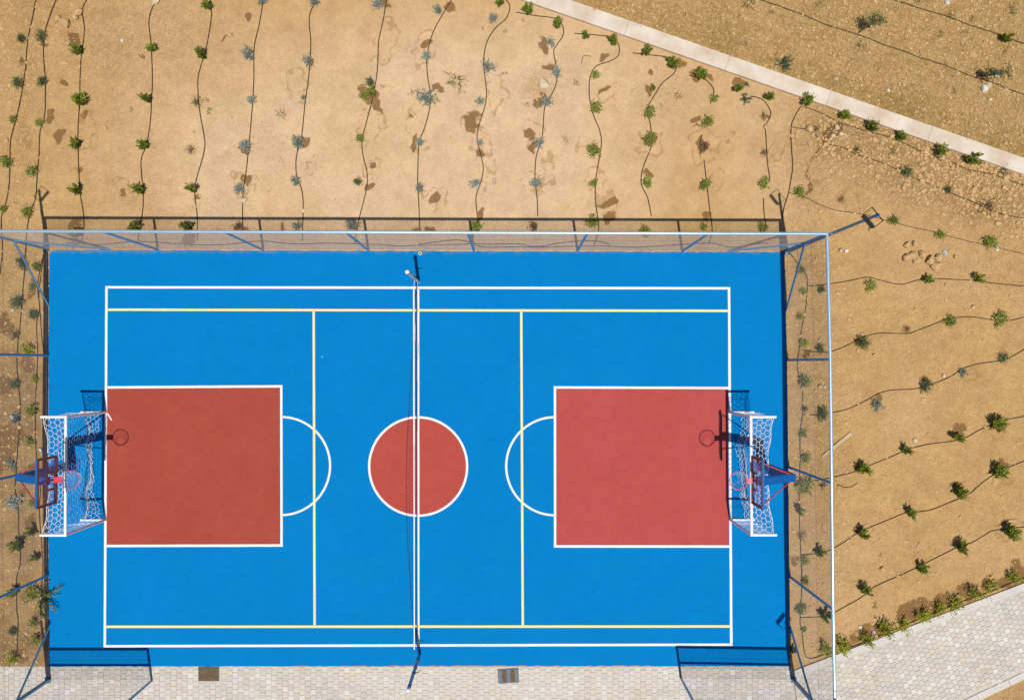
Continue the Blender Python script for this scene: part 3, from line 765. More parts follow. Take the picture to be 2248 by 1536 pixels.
# ------------------------------------------------------------------ basketball hoops
def hoop(post_px, board_px, ring_px, sg, label, seed):
    """sg: direction from the board to the post (-1 left end, +1 right end)"""
    pb = P(*post_px); bb = P(*board_px); rg = P(*ring_px)
    o = tag(empty('basketball_hoop', (pb.x, pb.y, 0)), label, 'basketball hoop', 'basketball hoops at the two ends')
    O = Vector((pb.x, pb.y, 0)); B = bb-O; R = rg-O; up = Vector((0, 0, 1)); e = Vector((sg, 0, 0)); yy = Vector((0, 1, 0))
    PH = 2.42
    m = MB(); m.box(up*PH/2, 0.26, 0.20, PH); m.build('post', M['hoop'], o)
    m = MB(); m.box(up*0.012, 0.46, 0.42, 0.024, bev=0.005)
    for sx_ in (-1, 1):
        for sy_ in (-1, 1): m.tube((sx_*0.18, sy_*0.16, 0.02), (sx_*0.18, sy_*0.16, 0.05), 0.016, 6)
    m.build('base_plate', M['hoop'], o)
    A0 = e*0.09 + up*(PH+0.06); A1 = B + e*0.07 + up*3.25
    m = MB(); m.beam(A0, A1, 0.20, 0.2); m.build('arm', M['hoop'], o)
    zb, zt, hw = 2.87, 3.80, 0.61
    fr = MB(); c = B + e*0.035
    for a_, b_ in (((-hw, zt-0.03), (hw, zt-0.03)), ((-hw, zb+0.03), (hw, zb+0.03))):
        fr.beam(c+yy*a_[0]+up*a_[1], c+yy*b_[0]+up*b_[1], 0.05, 0.05)
    for s_ in (-hw+0.025, hw-0.025, 0.0): fr.beam(c+yy*s_+up*(zb+0.056), c+yy*s_+up*(zt-0.056), 0.05, 0.05, yy)
    fr.build('board_frame', M['hoop'], o)
    m = MB(); m.box(B+up*(zb+zt)/2, 0.012, 2*hw, zt-zb); bd_ = m.build('backboard', M['acrylic'], o)
    bm = MB(); f_ = B - e*0.0085; t_ = 0.055
    def strip(y0_, y1_, z0_, z1_): bm.box(f_+yy*(y0_+y1_)/2+up*(z0_+z1_)/2, 0.004, abs(y1_-y0_), abs(z1_-z0_))
    strip(-hw, hw, zt-t_, zt); strip(-hw, hw, zb, zb+t_); strip(-hw, -hw+t_, zb+t_, zt-t_); strip(hw-t_, hw, zb+t_, zt-t_)
    iw, i0, i1 = 0.24, zb+0.14, zb+0.52
    strip(-iw, iw, i1-t_, i1); strip(-iw, iw, i0, i0+t_); strip(-iw, -iw+t_, i0+t_, i1-t_); strip(iw-t_, iw, i0+t_, i1-t_)
    bm.build('border_stripe', M['brownpaint'], bd_)
    for s_ in (-1, 1):
        m = MB(); m.tube(A0.lerp(A1, 0.12)+yy*s_*0.1+up*0.08, B+e*0.06+yy*s_*0.5+up*3.72, 0.017, 7); m.build('strut', M['redsteel'], o, True)
    RH = 3.05; rad = 0.228
    rc = Vector((R.x, R.y, RH))
    m = MB(); m.torus(rc, rad, 0.011, 36, 8); ri = m.build('ring', M['redsteel'], o, True)
    gap = abs(R.x-B.x)-rad
    m = MB(); m.box(Vector((B.x - e.x*(0.012+gap/2), R.y, RH-0.005)), gap+0.01, 0.15, 0.022, bev=0.003)
    m.box(Vector((B.x - e.x*0.018, R.y, RH-0.05)), 0.016, 0.15, 0.13)
    m.build('ring_bracket', M['redsteel'], ri)
    nt_ = MB(); rn = random.Random(seed); k = 12; lv = 5
    def q(i, j):
        t = 2*math.pi*(i+0.5*(j % 2))/k; rr_ = rad*(1-0.11*j); return rc + Vector((math.cos(t)*rr_, math.sin(t)*rr_, -0.012-0.085*j)) + Vector((rn.uniform(-.006, .006),)*3)
    for j in range(lv):
        for i in range(k):
            nt_.tube(q(i, j), q(i if j % 2 == 0 else i+1, j+1), 0.003, 3, caps=False)
            nt_.tube(q(i, j), q(i-1 if j % 2 == 0 else i, j+1), 0.003, 3, caps=False)
    nt_.build('net', M['cord'], o)
hoop((158, 1022), (240.5, 1022.5), (272.7, 1021.8), -1, 'blue basketball hoop with clear backboard at the left end', 5)
hoop((1672, 1022.5), (1589.3, 1023), (1560.8, 1023.6), 1, 'blue basketball hoop with clear backboard at the right end', 6)

# ------------------------------------------------------------------ net across the middle
n0, n1 = P(919, 619), P(921, 1436)
net = tag(empty('volleyball_net', (n0.x, n0.y, 0)), 'low net with a white top tape across the middle of the court', 'net')
O = Vector((n0.x, n0.y, 0)); PHt = 2.68
for p, mat, nm in ((n0-O, M['grey'], 'far'), (n1-O, M['pole'], 'near')):
    po = MB(); po.tube(p, p+Vector((0, 0, PHt)), 0.046, 14); pob = po.build('net_post', mat, net, True)
    c = MB(); c.tube(p+Vector((0, 0, PHt)), p+Vector((0, 0, PHt+0.05)), 0.056, 14); c.sphere(p+Vector((0, 0, PHt+0.05)), 0.055, 12, 8); c.build('cap', M['goal'], pob, True)
    for z in (0.45, 1.06, 1.5, 2.45):
        c = MB(); c.torus(p+Vector((0, 0, z)), 0.047, 0.008, 16, 5); c.build('clamp', M['black'], pob, True)
    c = MB(); c.path([p+Vector((0.045, 0, 1.45)), p+Vector((0.11, 0.0, 1.45)), p+Vector((0.16, 0.02, 1.40))], 0.011, 6); c.build('handle', M['black'], pob, True)
t0 = P(917.6, 640)-O; t1 = P(918.8, 1398)-O; Ln = (t1-t0).length; TH = 1.06
def bulge(u): return 0.13*min(1.0, u/0.04, (1-u)/0.04) + 0.20*math.sin(math.pi*min(1, max(0, (u-0.14)/0.86)))**1.3
def netp(u, z):
    k = max(0.0, (TH-z)/(TH-0.22)); return t0.lerp(t1, u) + Vector((-bulge(u)*k**2.2, 0, z))
m = MB()
for i in range(60):
    u0, u1 = i/60, (i+1)/60
    a_ = netp(u0, TH); b_ = netp(u1, TH); m.beam(a_, b_, 0.038 if i < 26 else 0.029, 0.03)
m.build('top_tape', M['cord'], net)
m = MB(); nz = 8; nu = 92
for j in range(1, nz):
    z = TH-0.03-(TH-0.25)*j/(nz-1); m.path([netp(i/nu, z) for i in range(nu+1)], (0.0035 if j < 3 else 0.0014) if j < nz-1 else 0.005, 3)
for i in range(nu+1):
    m.path([netp(i/nu, TH-0.03-(TH-0.25)*j/(nz-1)) for j in range(nz)], 0.0018, 3)
m.build('mesh', M['dcord'], net)['kind'] = 'stuff'
for q0, u_, z_ in ((n0, 0, TH), (n1, 1, TH), (n0, 0, 0.25), (n1, 1, 0.25)):
    m = MB(); m.tube(q0-O+Vector((0, 0, z_)), netp(u_, z_), 0.005, 5); m.build('tension_cord', M['cord'], net)
# slack end of the net folded over near the upper post
m = MB(); rn = random.Random(4)
for k in range(2):
    pp = [t0.lerp(t1, 0.01+0.32*i/20) + Vector((-0.02+0.03*math.sin(i*0.7+k)+0.03*k-0.02, 0, 0.06+0.05*abs(math.sin(i*1.3+k*2)))) for i in range(21)]
    m.path(pp[k*9:12+k*6], 0.005, 4)
m.build('slack_netting', M['cord'], net)

# ------------------------------------------------------------------ drip hoses
HG = 'drip hoses feeding the planted rows'
def hose(r, pts, label, rad=0.0138, mat='hose'):
    q = catmull([U(r, x, y) for x, y in pts], 7); w = []
    for a in q:
        p = P(a[0], a[1], -0.02); w.append(Vector((p.x, p.y, gz(p.x, p.y) + rad*0.8)))
    for k in range(2):
        zz = [p.z for p in w]
        for i in range(1, len(w)-1): w[i].z = max(zz[i], (zz[i-1]+zz[i]*2+zz[i+1])/4)
    o = w[0].copy(); m = MB(); m.path([p-o for p in w], rad, 6)
    ob = m.build('drip_hose', M[mat], None, True, o); tag(ob, label, 'hose', HG)
TOPH = [
 (R1, [(215, -25), (205, 70), (165, 250), (155, 400), (130, 560), (100, 700), (65, 830), (58, 960), (55, 1090), (40, 1200), (8, 1310), (8, 1400), (14, 1500), (0, 1650)]),
 (R1, [(350, -25), (300, 100), (268, 210), (262, 330), (272, 480), (272, 600), (268, 690), (240, 800), (232, 950), (222, 1090), (215, 1190), (180, 1290), (160, 1390), (156, 1470), (152, 1540), (142, 1690), (130, 1840), (122, 1950), (109, 2050), (103, 2140), (101, 2220), (110, 2310), (121, 2435), (112, 2620), (98, 2800), (90, 2900), (93, 2970), (112, 3075), (111, 3190), (123, 3300), (118, 3395), (99, 3480), (99, 3640), (108, 3770), (103, 3900), (101, 3990)]),
 (R1, [(535, -25), (497, 60), (508, 180), (490, 330), (482, 480), (478, 640), (470, 760), (470, 900), (475, 1040), (480, 1150), (500, 1280), (503, 1380), (488, 1460)]),
 (R1, [(965, -25), (920, 40), (895, 130), (905, 230), (912, 330), (918, 480), (912, 600), (905, 730), (885, 860), (850, 960), (852, 1060), (862, 1130), (860, 1260), (840, 1370), (830, 1450)]),
 (R1, [(1262, -25), (1272, 100), (1240, 290), (1195, 450), (1192, 560), (1205, 690), (1230, 830), (1228, 920), (1180, 1090), (1172, 1180), (1185, 1290), (1188, 1450)]),
 (R1, [(1590, -25), (1560, 150), (1530, 290), (1528, 480), (1520, 630), (1500, 860), (1480, 1040), (1462, 1180), (1462, 1390)]),
 (R1, [(1918, -15), (1870, 70), (1862, 150), (1872, 260), (1860, 450), (1835, 640), (1815, 830), (1785, 940), (1785, 1050), (1810, 1120), (1825, 1220), (1820, 1450)]),
 (R2, [(300, -25), (280, 110), (250, 250), (245, 380), (235, 480), (210, 610), (170, 760), (150, 850), (155, 930), (180, 1040), (180, 1120), (160, 1210), (125, 1350), (105, 1470)]),
 (R2, [(705, -25), (640, 80), (580, 190), (550, 290), (540, 370), (545, 460), (560, 560), (558, 650), (530, 760), (500, 840), (490, 900), (487, 1000), (485, 1100), (492, 1230), (498, 1390)]),
 (R2, [(985, -30), (1025, 10), (1040, 45), (1020, 110), (950, 175), (900, 260), (882, 370), (890, 460), (900, 560), (890, 640), (850, 770), (845, 850), (870, 950), (880, 1020), (865, 1100), (838, 1180), (840, 1260), (852, 1350)]),
 (R2, [(1080, 75), (1200, 95), (1310, 110), (1355, 150), (1362, 210), (1325, 270), (1305, 310), (1318, 390), (1325, 450), (1315, 520), (1280, 590), (1250, 650), (1240, 780), (1230, 850), (1200, 940), (1192, 1040), (1195, 1110), (1205, 1200), (1208, 1302)]),
 (R2, [(1430, 203), (1560, 212), (1650, 225), (1690, 260), (1700, 300), (1690, 340), (1640, 370), (1560, 400), (1525, 460), (1518, 540), (1525, 620), (1550, 710), (1580, 780), (1592, 860), (1580, 950), (1560, 1070), (1555, 1200), (1570, 1310), (1575, 1390), (1545, 1475)]),
 (R2, [(1780, 320), (1900, 333), (2000, 348), (2042, 385), (2030, 440), (1960, 500), (1920, 560), (1880, 630), (1870, 690), (1885, 740), (1895, 830), (1890, 890), (1850, 990), (1832, 1060), (1835, 1120), (1870, 1190), (1893, 1302)]),
]
for i, (r, pts) in enumerate(TOPH): hose(r, pts, f'black drip hose, {ORD[i+1]} from the left, snaking down the sand above the court')
hose(R3, [(70, 455), (110, 465), (160, 475), (205, 520), (217, 560), (195, 625)], 'short black hose end by the fourteenth row under the wall')
hose(R3, [(147, 812), (136, 850), (135, 880), (146, 940)], 'short hose piece beside the dry plant left of the corner')
hose(R3, [(158, 962), (175, 1110), (195, 1280), (207, 1390), (185, 1470)], 'hose running into the fence left of the corner floodlight')
hose(R3, [(440, 580), (510, 600), (555, 660), (557, 700), (530, 752)], 'curved hose end below the wall right of the blue green plant')
hose(R3, [(527, 770), (535, 880), (540, 980), (552, 1060), (550, 1095)], 'straight hose piece above the last bush before the corner')
hose(R3, [(517, 1195), (518, 1260), (525, 1320), (532, 1372)], 'short hose piece entering the fence shadow near the corner')
hose(R3, [(758, 610), (745, 635), (700, 710), (682, 780), (686, 900), (691, 1000), (680, 1090), (665, 1170), (640, 1250), (628, 1320)], 'thick feeder hose dropping from the wall to the court corner', 0.015)
hose(R3, [(690, 765), (800, 790), (850, 835), (900, 865), (1000, 890), (1080, 930), (1200, 970), (1310, 1015), (1400, 1065), (1530, 1115), (1640, 1160), (1760, 1210), (1850, 1250), (1950, 1290), (2110, 1320)], 'dusty hose, second below the diagonal wall on the right', 0.0125, 'hose2')
hose(R3, [(755, 640), (860, 680), (970, 735), (1100, 780), (1250, 820), (1350, 855), (1440, 900), (1560, 945), (1640, 970), (1740, 1020), (1900, 1050), (1990, 1085), (2110, 1125)], 'dusty hose running just under the diagonal wall', 0.0125, 'hose2')
hose(R3, [(668, 1160), (760, 1185), (850, 1230), (950, 1265), (1110, 1290), (1250, 1325), (1400, 1365), (1560, 1400), (1700, 1440), (1860, 1475), (2110, 1535)], 'dusty hose passing under the upper right floodlight', 0.010, 'hose2')
hose(R3, [(430, -15), (640, 55), (800, 115), (900, 160), (1000, 190), (1130, 235), (1300, 295), (1450, 350), (1600, 400), (1750, 460), (1850, 490), (2110, 590)], 'hose on the slope above the wall, lower of two', 0.014, 'hose2')
hose(R3, [(1240, -25), (1300, 5), (1400, 40), (1530, 80), (1640, 115), (1760, 160), (1900, 205), (2110, 285)], 'hose on the slope above the wall, upper of two', 0.014, 'hose2')
RH = [
 (R4, [(205, 515), (310, 505), (440, 485), (560, 462), (640, 480), (760, 505), (900, 472), (1080, 475), (1200, 483), (1340, 500), (1530, 518)]),
 (R4, [(165, 900), (260, 912), (330, 912), (420, 880), (490, 845), (560, 815), (640, 798), (800, 800), (880, 775), (960, 745), (1040, 715), (1180, 700), (1320, 720), (1420, 722), (1530, 695)]),
 (R4, [(175, 1287), (270, 1290), (340, 1278), (440, 1255), (560, 1200), (620, 1165), (700, 1142), (860, 1132), (950, 1105), (1060, 1060), (1130, 1015), (1220, 985), (1350, 965), (1420, 945), (1530, 880)]),
 (R5, [(165, 212), (250, 205), (330, 190), (500, 148), (600, 105), (700, 65), (806, 20), (925, -13), (1085, -34), (1165, -57), (1265, -112), (1335, -137), (1405, -162), (1540, -188)]),
 (R5, [(165, 655), (260, 648), (340, 625), (420, 580), (510, 520), (600, 480), (700, 440), (800, 400), (860, 397), (960, 380), (1060, 340), (1120, 315), (1190, 280), (1270, 210), (1340, 165), (1420, 125), (1540, 78)]),
 (R5, [(160, 1035), (280, 1030), (350, 1010), (420, 975), (540, 905), (600, 855), (680, 815), (760, 780), (860, 735), (960, 685), (1060, 635), (1110, 612), (1180, 590), (1260, 545), (1310, 515), (1380, 500), (1540, 485)]),
]
for i, (r, pts) in enumerate(RH): hose(r, pts, f'drip hose, {ORD[i+1]} from the top, curving right from the right fence', 0.012)
hose(R5, [(310, 1262), (360, 1249), (500, 1202), (620, 1154), (760, 1096), (850, 1057), (960, 1012), (1080, 962), (1200, 917), (1300, 882), (1400, 842), (1540, 784)], 'hose along the footpath kerb under the bright shrubs', 0.016)
hose(R4, [(80, 300), (150, 390), (190, 450), (200, 520), (190, 640), (160, 800), (150, 900), (140, 990), (150, 1070), (170, 1150), (170, 1280), (155, 1390), (155, 1536), (152, 1700), (150, 1880), (160, 2130), (165, 2330), (155, 2510), (165, 2590), (195, 2748), (300, 2733)], 'feeder hose in the strip right of the court', 0.012)
hose(Z6, [(350, 430), (318, 560), (302, 700), (317, 870), (292, 1000), (302, 1200), (295, 1430), (284, 1600), (282, 1800), (288, 2000), (300, 2150), (325, 2320), (312, 2450), (322, 2620), (335, 2800), (342, 2960), (330, 3180), (322, 3260)], 'feeder hose down the strip left of the court', 0.012)
hose(Z6, [(345, 470), (325, 620), (312, 760), (322, 900), (332, 1060), (352, 1240)], 'second hose beside the feeder left of the court', 0.011)
hose(Z9, [(-3900, 640), (-3500, 655), (-3000, 620), (-2500, 650), (-2000, 660), (-1500, 615), (-1100, 650), (-600, 640), (0, 660), (200, 675), (430, 665), (700, 660), (950, 655), (1100, 650), (1200, 680), (1300, 690), (1700, 685), (1900, 690), (2248, 680), (2700, 672), (3100, 690), (3650, 660), (4050, 640), (4300, 690), (4600, 650), (4760, 640)], 'wavy feeder hose along the foot of the top fence')
hose(Z9, [(440, 655), (700, 620), (900, 600), (1000, 610), (1120, 640), (1300, 655), (1550, 648), (1700, 650), (1850, 680), (2000, 670), (2248, 630), (2600, 610), (2800, 650)], 'second wavy hose behind the middle of the top fence')

# ------------------------------------------------------------------ plants
KIND = {  # name, category, description, height, radius, leaves, leaf length, leaf width, spread, variants
 'C': ('conifer_seedling', 'seedling', 'dark green needle seedling', 0.48, 0.16, 420, 0.085, 0.022, 0.72, 8),
 'D': ('round_shrub', 'shrub', 'dark round shrub', 0.24, 0.17, 480, 0.05, 0.020, 1.0, 5),
 'S': ('silver_shrub', 'shrub', 'silver grey shrub', 0.20, 0.18, 260, 0.075, 0.022, 1.1, 7),
 'L': ('leafy_shrub', 'shrub', 'light green shrub', 0.24, 0.19, 420, 0.06, 0.028, 1.05, 6),
 'B': ('dry_shrub', 'shrub', 'dry brown shrub', 0.18, 0.18, 170, 0.06, 0.010, 1.2, 5),
 'Y': ('yellow_shrub', 'shrub', 'yellow green shrub', 0.32, 0.18, 300, 0.06, 0.028, 1.0, 4),
 'W': ('weed', 'weed', 'low green weed', 0.08, 0.17, 60, 0.075, 0.010, 1.5, 6),
 'H': ('hedge_shrub', 'shrub', 'bright leafy shrub', 0.60, 0.27, 280, 0.085, 0.028, 0.95, 8),
 'G': ('sea_green_shrub', 'shrub', 'sea green spiky shrub', 0.28, 0.25, 240, 0.09, 0.022, 1.1, 3),
}
PM = {}
def plant_mesh(k, seed):
    nm, cat, desc, h, rad, nl, ll, lw, spread, nv = KIND[k]
    rn = random.Random(hash((ord(k), seed)) % 99991); lf = MB(); st = MB()
    nst = {'C': 7, 'D': 14, 'S': 9, 'L': 12, 'B': 12, 'Y': 9, 'W': 8, 'H': 9, 'G': 13}[k] + rn.randint(-1, 2)
    lean = Vector((rn.uniform(-.25, .25), rn.uniform(-.25, .25), 0))
    for i in range(nst):
        if i > 3 and rn.random() < 0.18: continue
        az = 2*math.pi*(i + rn.uniform(-.35, .35))/nst; tl = spread*rn.uniform(0.25, 1.0)
        tl = min(tl, 1.45); full = math.hypot(h*math.cos(tl), rad*1.0)*rn.uniform(0.7, 1.12)
        d = Vector((math.cos(az)*math.sin(tl), math.sin(az)*math.sin(tl), math.cos(tl))) + lean
        d = Vector((d.x*rad/0.16*0.9, d.y*rad/0.16*0.9, d.z*h/0.24*0.8))
        ln = min(1.0, 0.22*rn.uniform(0.7, 1.15)) if k not in 'CH' else 0.2*rn.uniform(.75, 1.15)
        tip = d*ln
        hor = math.hypot(tip.x, tip.y); lim = rad*rn.uniform(.8, 1.3)
        if hor > lim: tip.x *= lim/hor; tip.y *= lim/hor
        tip.z = min(max(tip.z, 0.03), h*1.1)
        mid = tip*0.5 + Vector((rn.uniform(-.02, .02), rn.uniform(-.02, .02), 0.03*(k in 'LYG')))
        st.tube((0, 0, -0.02), mid, 0.006 if k != 'H' else 0.009, 3, 0.004, caps=False); st.tube(mid, tip, 0.004, 3, 0.002, caps=False)
        per = max(3, nl//nst)
        for j in range(per):
            t = rn.uniform(0.12 if k != 'H' else 0.3, 1.0)
            p = (mid*(t*2) if t < .5 else mid.lerp(tip, t*2-1))
            cl = 0.018 if k in 'CWG' else 0.04
            p = p + Vector((rn.gauss(0, cl), rn.gauss(0, cl), rn.gauss(0, cl*0.6)))
            p.z = max(p.z, 0.01)
            ax = (tip.normalized()*(1.3 if k in 'CG' else 0.6) + Vector((rn.gauss(0, .55), rn.gauss(0, .55), rn.gauss(0, .35)))).normalized()
            if k in 'CH': ax = (ax + Vector((tip.x, tip.y, 0)).normalized()*0.6).normalized()
            l_ = ll*rn.uniform(.6, 1.15); sd = ax.cross(Vector((rn.gauss(0, .6), rn.gauss(0, .6), 1))).normalized()*(lw*rn.uniform(.7, 1.2)/2)
            tint = min(1, max(0, rn.gauss(0.5, 0.27)))
            lf.add([p, p+ax*l_*0.5+sd, p+ax*l_, p+ax*l_*0.5-sd], [(0, 1, 2, 3)], tint)
    return lf.mesh('foliage', M[k]), st.mesh('stem', M['stem'])
def plant(k, px, py, size_px, label, group, rn):
    nm, cat, desc, h, rad, nl, ll, lw, spread, nv = KIND[k]
    s = rn.randrange(nv)
    if (k, s) not in PM: PM[(k, s)] = plant_mesh(k, s)
    lm, sm = PM[(k, s)]
    sc = size_px*PX/rad
    p = P(px, py, h*sc*0.42); b = Vector((p.x, p.y, 0)); b.z = gz(b.x, b.y)
    o = empty(nm, b, rn.uniform(0, 6.28)); zs = sc*rn.uniform(.9, 1.1)
    o.scale = (sc*rn.uniform(.8, 1.12), sc*rn.uniform(.8, 1.12), zs)
    tag(o, label, cat, group)
    link('foliage', lm, o); link('stem', sm, o)
    return o
pr = random.Random(12)
def row(where, items, group):
    n = 0
    for it in items:
        r, x, y, k, rad = it
        px, py = U(r, x, y); n += 1
        plant(k, px, py, rad/r[2]*pr.uniform(.92, 1.12), f'{KIND[k][2]}, {ORD[n]} {where}', group, pr)
G1 = 'seedlings and shrubs planted along the hoses above the court'
T = [
 [(R1, 120, 228, 'D', 36), (R1, 98, 490, 'D', 35), (R1, 70, 720, 'L', 30), (R1, 38, 973, 'L', 42), (R1, 8, 1258, 'L', 30)],
 [(R1, 238, 222, 'D', 40), (R1, 245, 482, 'D', 34), (R1, 232, 742, 'L', 33), (R1, 185, 1022, 'L', 42), (R1, 150, 1275, 'L', 38)],
 [(R1, 455, 303, 'C', 40), (R1, 462, 602, 'C', 50), (R1, 440, 860, 'C', 44), (R1, 448, 1138, 'C', 40), (R1, 445, 1410, 'C', 34)],
 [(R1, 898, 285, 'C', 40), (R1, 862, 585, 'C', 44), (R1, 858, 878, 'C', 36), (R1, 815, 1132, 'C', 46), (R1, 800, 1362, 'C', 40)],
 [(R1, 1240, 18, 'C', 38), (R1, 1205, 322, 'C', 42), (R1, 1180, 612, 'B', 38), (R1, 1145, 898, 'B', 38), (R1, 1150, 1138, 'C', 44), (R1, 1118, 1362, 'C', 44)],
 [(R1, 1575, 0, 'S', 34), (R1, 1492, 325, 'S', 46), (R1, 1510, 595, 'S', 34), (R1, 1470, 870, 'S', 40), (R1, 1440, 1135, 'S', 36), (R1, 1428, 1362, 'B', 36)],
 [(R1, 1893, 5, 'S', 34), (R1, 1855, 365, 'S', 34), (R1, 1822, 588, 'S', 20), (R1, 1790, 850, 'S', 42), (R1, 1778, 1092, 'S', 30), (R1, 1785, 1362, 'S', 38)],
 [(R2, 240, 20, 'S', 36), (R2, 195, 492, 'D', 28), (R2, 165, 570, 'L', 34), (R2, 208, 556, 'C', 32), (R2, 135, 832, 'L', 26), (R2, 118, 1090, 'D', 26), (R2, 88, 1352, 'S', 38)],
 [(R2, 612, 60, 'S', 38), (R2, 540, 330, 'S', 34), (R2, 540, 590, 'S', 52), (R2, 500, 858, 'S', 32), (R2, 497, 1128, 'S', 32), (R2, 478, 1390, 'B', 28)],
 [(R2, 985, 5, 'C', 36), (R2, 938, 108, 'S', 34), (R2, 906, 397, 'S', 42), (R2, 866, 605, 'S', 36), (R2, 860, 855, 'S', 24), (R2, 840, 1098, 'S', 36), (R2, 840, 1365, 'L', 40)],
 [(R2, 1148, 50, 'C', 38), (R2, 1322, 132, 'C', 36), (R2, 1285, 248, 'S', 32), (R2, 1322, 428, 'S', 32), (R2, 1266, 612, 'S', 36), (R2, 1218, 855, 'S', 38), (R2, 1195, 1100, 'S', 34), (R2, 1180, 1368, 'B', 44)],
 [(R2, 1505, 203, 'C', 32), (R2, 1662, 236, 'C', 36), (R2, 1553, 444, 'L', 32), (R2, 1560, 648, 'L', 42), (R2, 1555, 900, 'L', 44), (R2, 1550, 1108, 'L', 32), (R2, 1542, 1338, 'L', 38)],
 [(R2, 1866, 303, 'C', 38), (R2, 2020, 372, 'C', 40), (R2, 1910, 528, 'L', 28), (R2, 1882, 675, 'L', 38), (R2, 1880, 828, 'L', 44), (R2, 1860, 1096, 'L', 42), (R2, 1850, 1385, 'L', 38)],
]
for i, it in enumerate(T): row(f'from the top along the {ORD[i+1]} hose from the left', it, G1)
G2 = 'plants on the sand between the last hoses and the upper right court corner'
row('down the row left of the corner floodlight shadow', [(R3, 150, 435, 'C', 38), (R3, 218, 592, 'L', 26), (R3, 185, 720, 'L', 40), (R3, 165, 885, 'B', 38), (R3, 160, 1100, 'L', 42), (R3, 155, 1368, 'L', 28)], G2)
row('down the row ending at the corner floodlight shadow', [(R3, 365, 530, 'C', 36), (R3, 420, 502, 'G', 22), (R3, 410, 582, 'G', 40), (R3, 550, 575, 'C', 36), (R3, 518, 698, 'B', 30), (R3, 522, 920, 'B', 28), (R3, 525, 1110, 'L', 42), (R3, 520, 1374, 'L', 34)], G2)
G3 = 'plants on the right slope'
row('along the hose just under the diagonal wall', [(R3, 785, 608, 'C', 42), (R3, 1005, 692, 'C', 38), (R3, 1182, 750, 'C', 42), (R3, 1350, 818, 'C', 40), (R3, 1590, 897, 'C', 42), (R3, 1780, 945, 'C', 46), (R3, 1965, 1025, 'B', 46)], G3)
row('along the second hose below the diagonal wall', [(R3, 830, 775, 'B', 28), (R3, 1085, 900, 'B', 40), (R3, 1375, 1030, 'D', 36), (R3, 1632, 1138, 'D', 32), (R3, 1885, 1237, 'B', 46)], G3)
row('along the hose under the upper right floodlight', [(R3, 730, 1155, 'L', 36), (R3, 985, 1195, 'B', 30), (R3, 1310, 1318, 'L', 38), (R3, 1590, 1405, 'L', 38), (R3, 1885, 1455, 'L', 40)], G3)
G4 = 'plants along the curving hoses right of the court'
row('from the fence on the first hose right of court', [(R4, 285, 537, 'D', 28), (R4, 590, 512, 'L', 36), (R4, 930, 475, 'C', 32), (R4, 1240, 468, 'C', 34)], G4)
row('from the fence on the second hose right of court', [(R4, 283, 890, 'D', 34), (R4, 528, 850, 'D', 42), (R4, 803, 773, 'B', 30), (R4, 1070, 732, 'L', 46), (R4, 1375, 710, 'L', 48)], G4)
row('from the fence on the third hose right of court', [(R4, 290, 1273, 'D', 40), (R4, 622, 1225, 'S', 42), (R4, 915, 1110, 'D', 44), (R4, 1140, 1032, 'S', 32), (R4, 1390, 947, 'D', 40)], G4)
row('from the fence on the fourth hose right of court', [(R5, 298, 237, 'B', 34), (R5, 537, 142, 'C', 46), (R5, 820, 28, 'C', 36), (R4, 1108, 1428, 'C', 42), (R4, 1367, 1345, 'C', 50)], G4)
row('from the fence on the fifth hose right of court', [(R5, 272, 637, 'C', 40), (R5, 548, 532, 'C', 42), (R5, 830, 400, 'C', 46), (R5, 1132, 280, 'C', 50), (R5, 1382, 157, 'C', 46)], G4)
row('from the fence on the sixth hose right of court', [(R5, 315, 1025, 'C', 36), (R5, 558, 880, 'C', 44), (R5, 897, 742, 'C', 36), (R5, 1147, 612, 'C', 44), (R5, 1440, 522, 'C', 50)], G4)
G5 = 'plants in the strip right of the court'
row('from the top in the strip behind the right fence', [(R4, 167, 415, 'L', 32), (R4, 177, 542, 'L', 26), (R4, 155, 700, 'Y', 26), (R4, 180, 862, 'Y', 28), (R4, 192, 942, 'B', 28), (R4, 185, 1095, 'L', 42), (R4, 185, 1255, 'D', 20), (R4, 172, 1402, 'L', 32),
     (R5, 188, 72, 'L', 36), (R5, 188, 252, 'L', 52), (R5, 158, 390, 'C', 32), (R5, 167, 540, 'B', 38), (R5, 185, 690, 'L', 32), (R5, 197, 825, 'L', 28), (R5, 162, 990, 'L', 34), (R5, 182, 1118, 'L', 20), (R5, 110, 1235, 'C', 26)], G5)
row('from the fence in the row of shrubs along the footpath kerb', [(R5, 327, 1248, 'H', 58), (R5, 440, 1218, 'H', 54), (R5, 575, 1190, 'H', 60), (R5, 685, 1122, 'H', 56), (R5, 800, 1080, 'H', 54), (R5, 908, 1022, 'H', 54), (R5, 1018, 980, 'H', 54), (R5, 1120, 952, 'H', 54), (R5, 1232, 908, 'H', 52), (R5, 1328, 862, 'H', 54), (R5, 1462, 808, 'H', 58)], 'bright shrubs along the footpath kerb')
G6 = 'plants in the strip left of the court'
row('down the outer hose left of the court', [(Z6, 168, 500, 'D', 48), (Z6, 138, 805, 'D', 56), (Z6, 105, 1088, 'B', 54), (Z6, 110, 1470, 'D', 46), (Z7, 120, 375, 'S', 50), (Z7, 90, 730, 'S', 46), (Z7, 112, 1030, 'S', 58), (Z7, 118, 1368, 'C', 56), (Z8, 110, 535, 'C', 54), (Z8, 115, 888, 'D', 58), (Z8, 98, 1150, 'Y', 66)], G6)
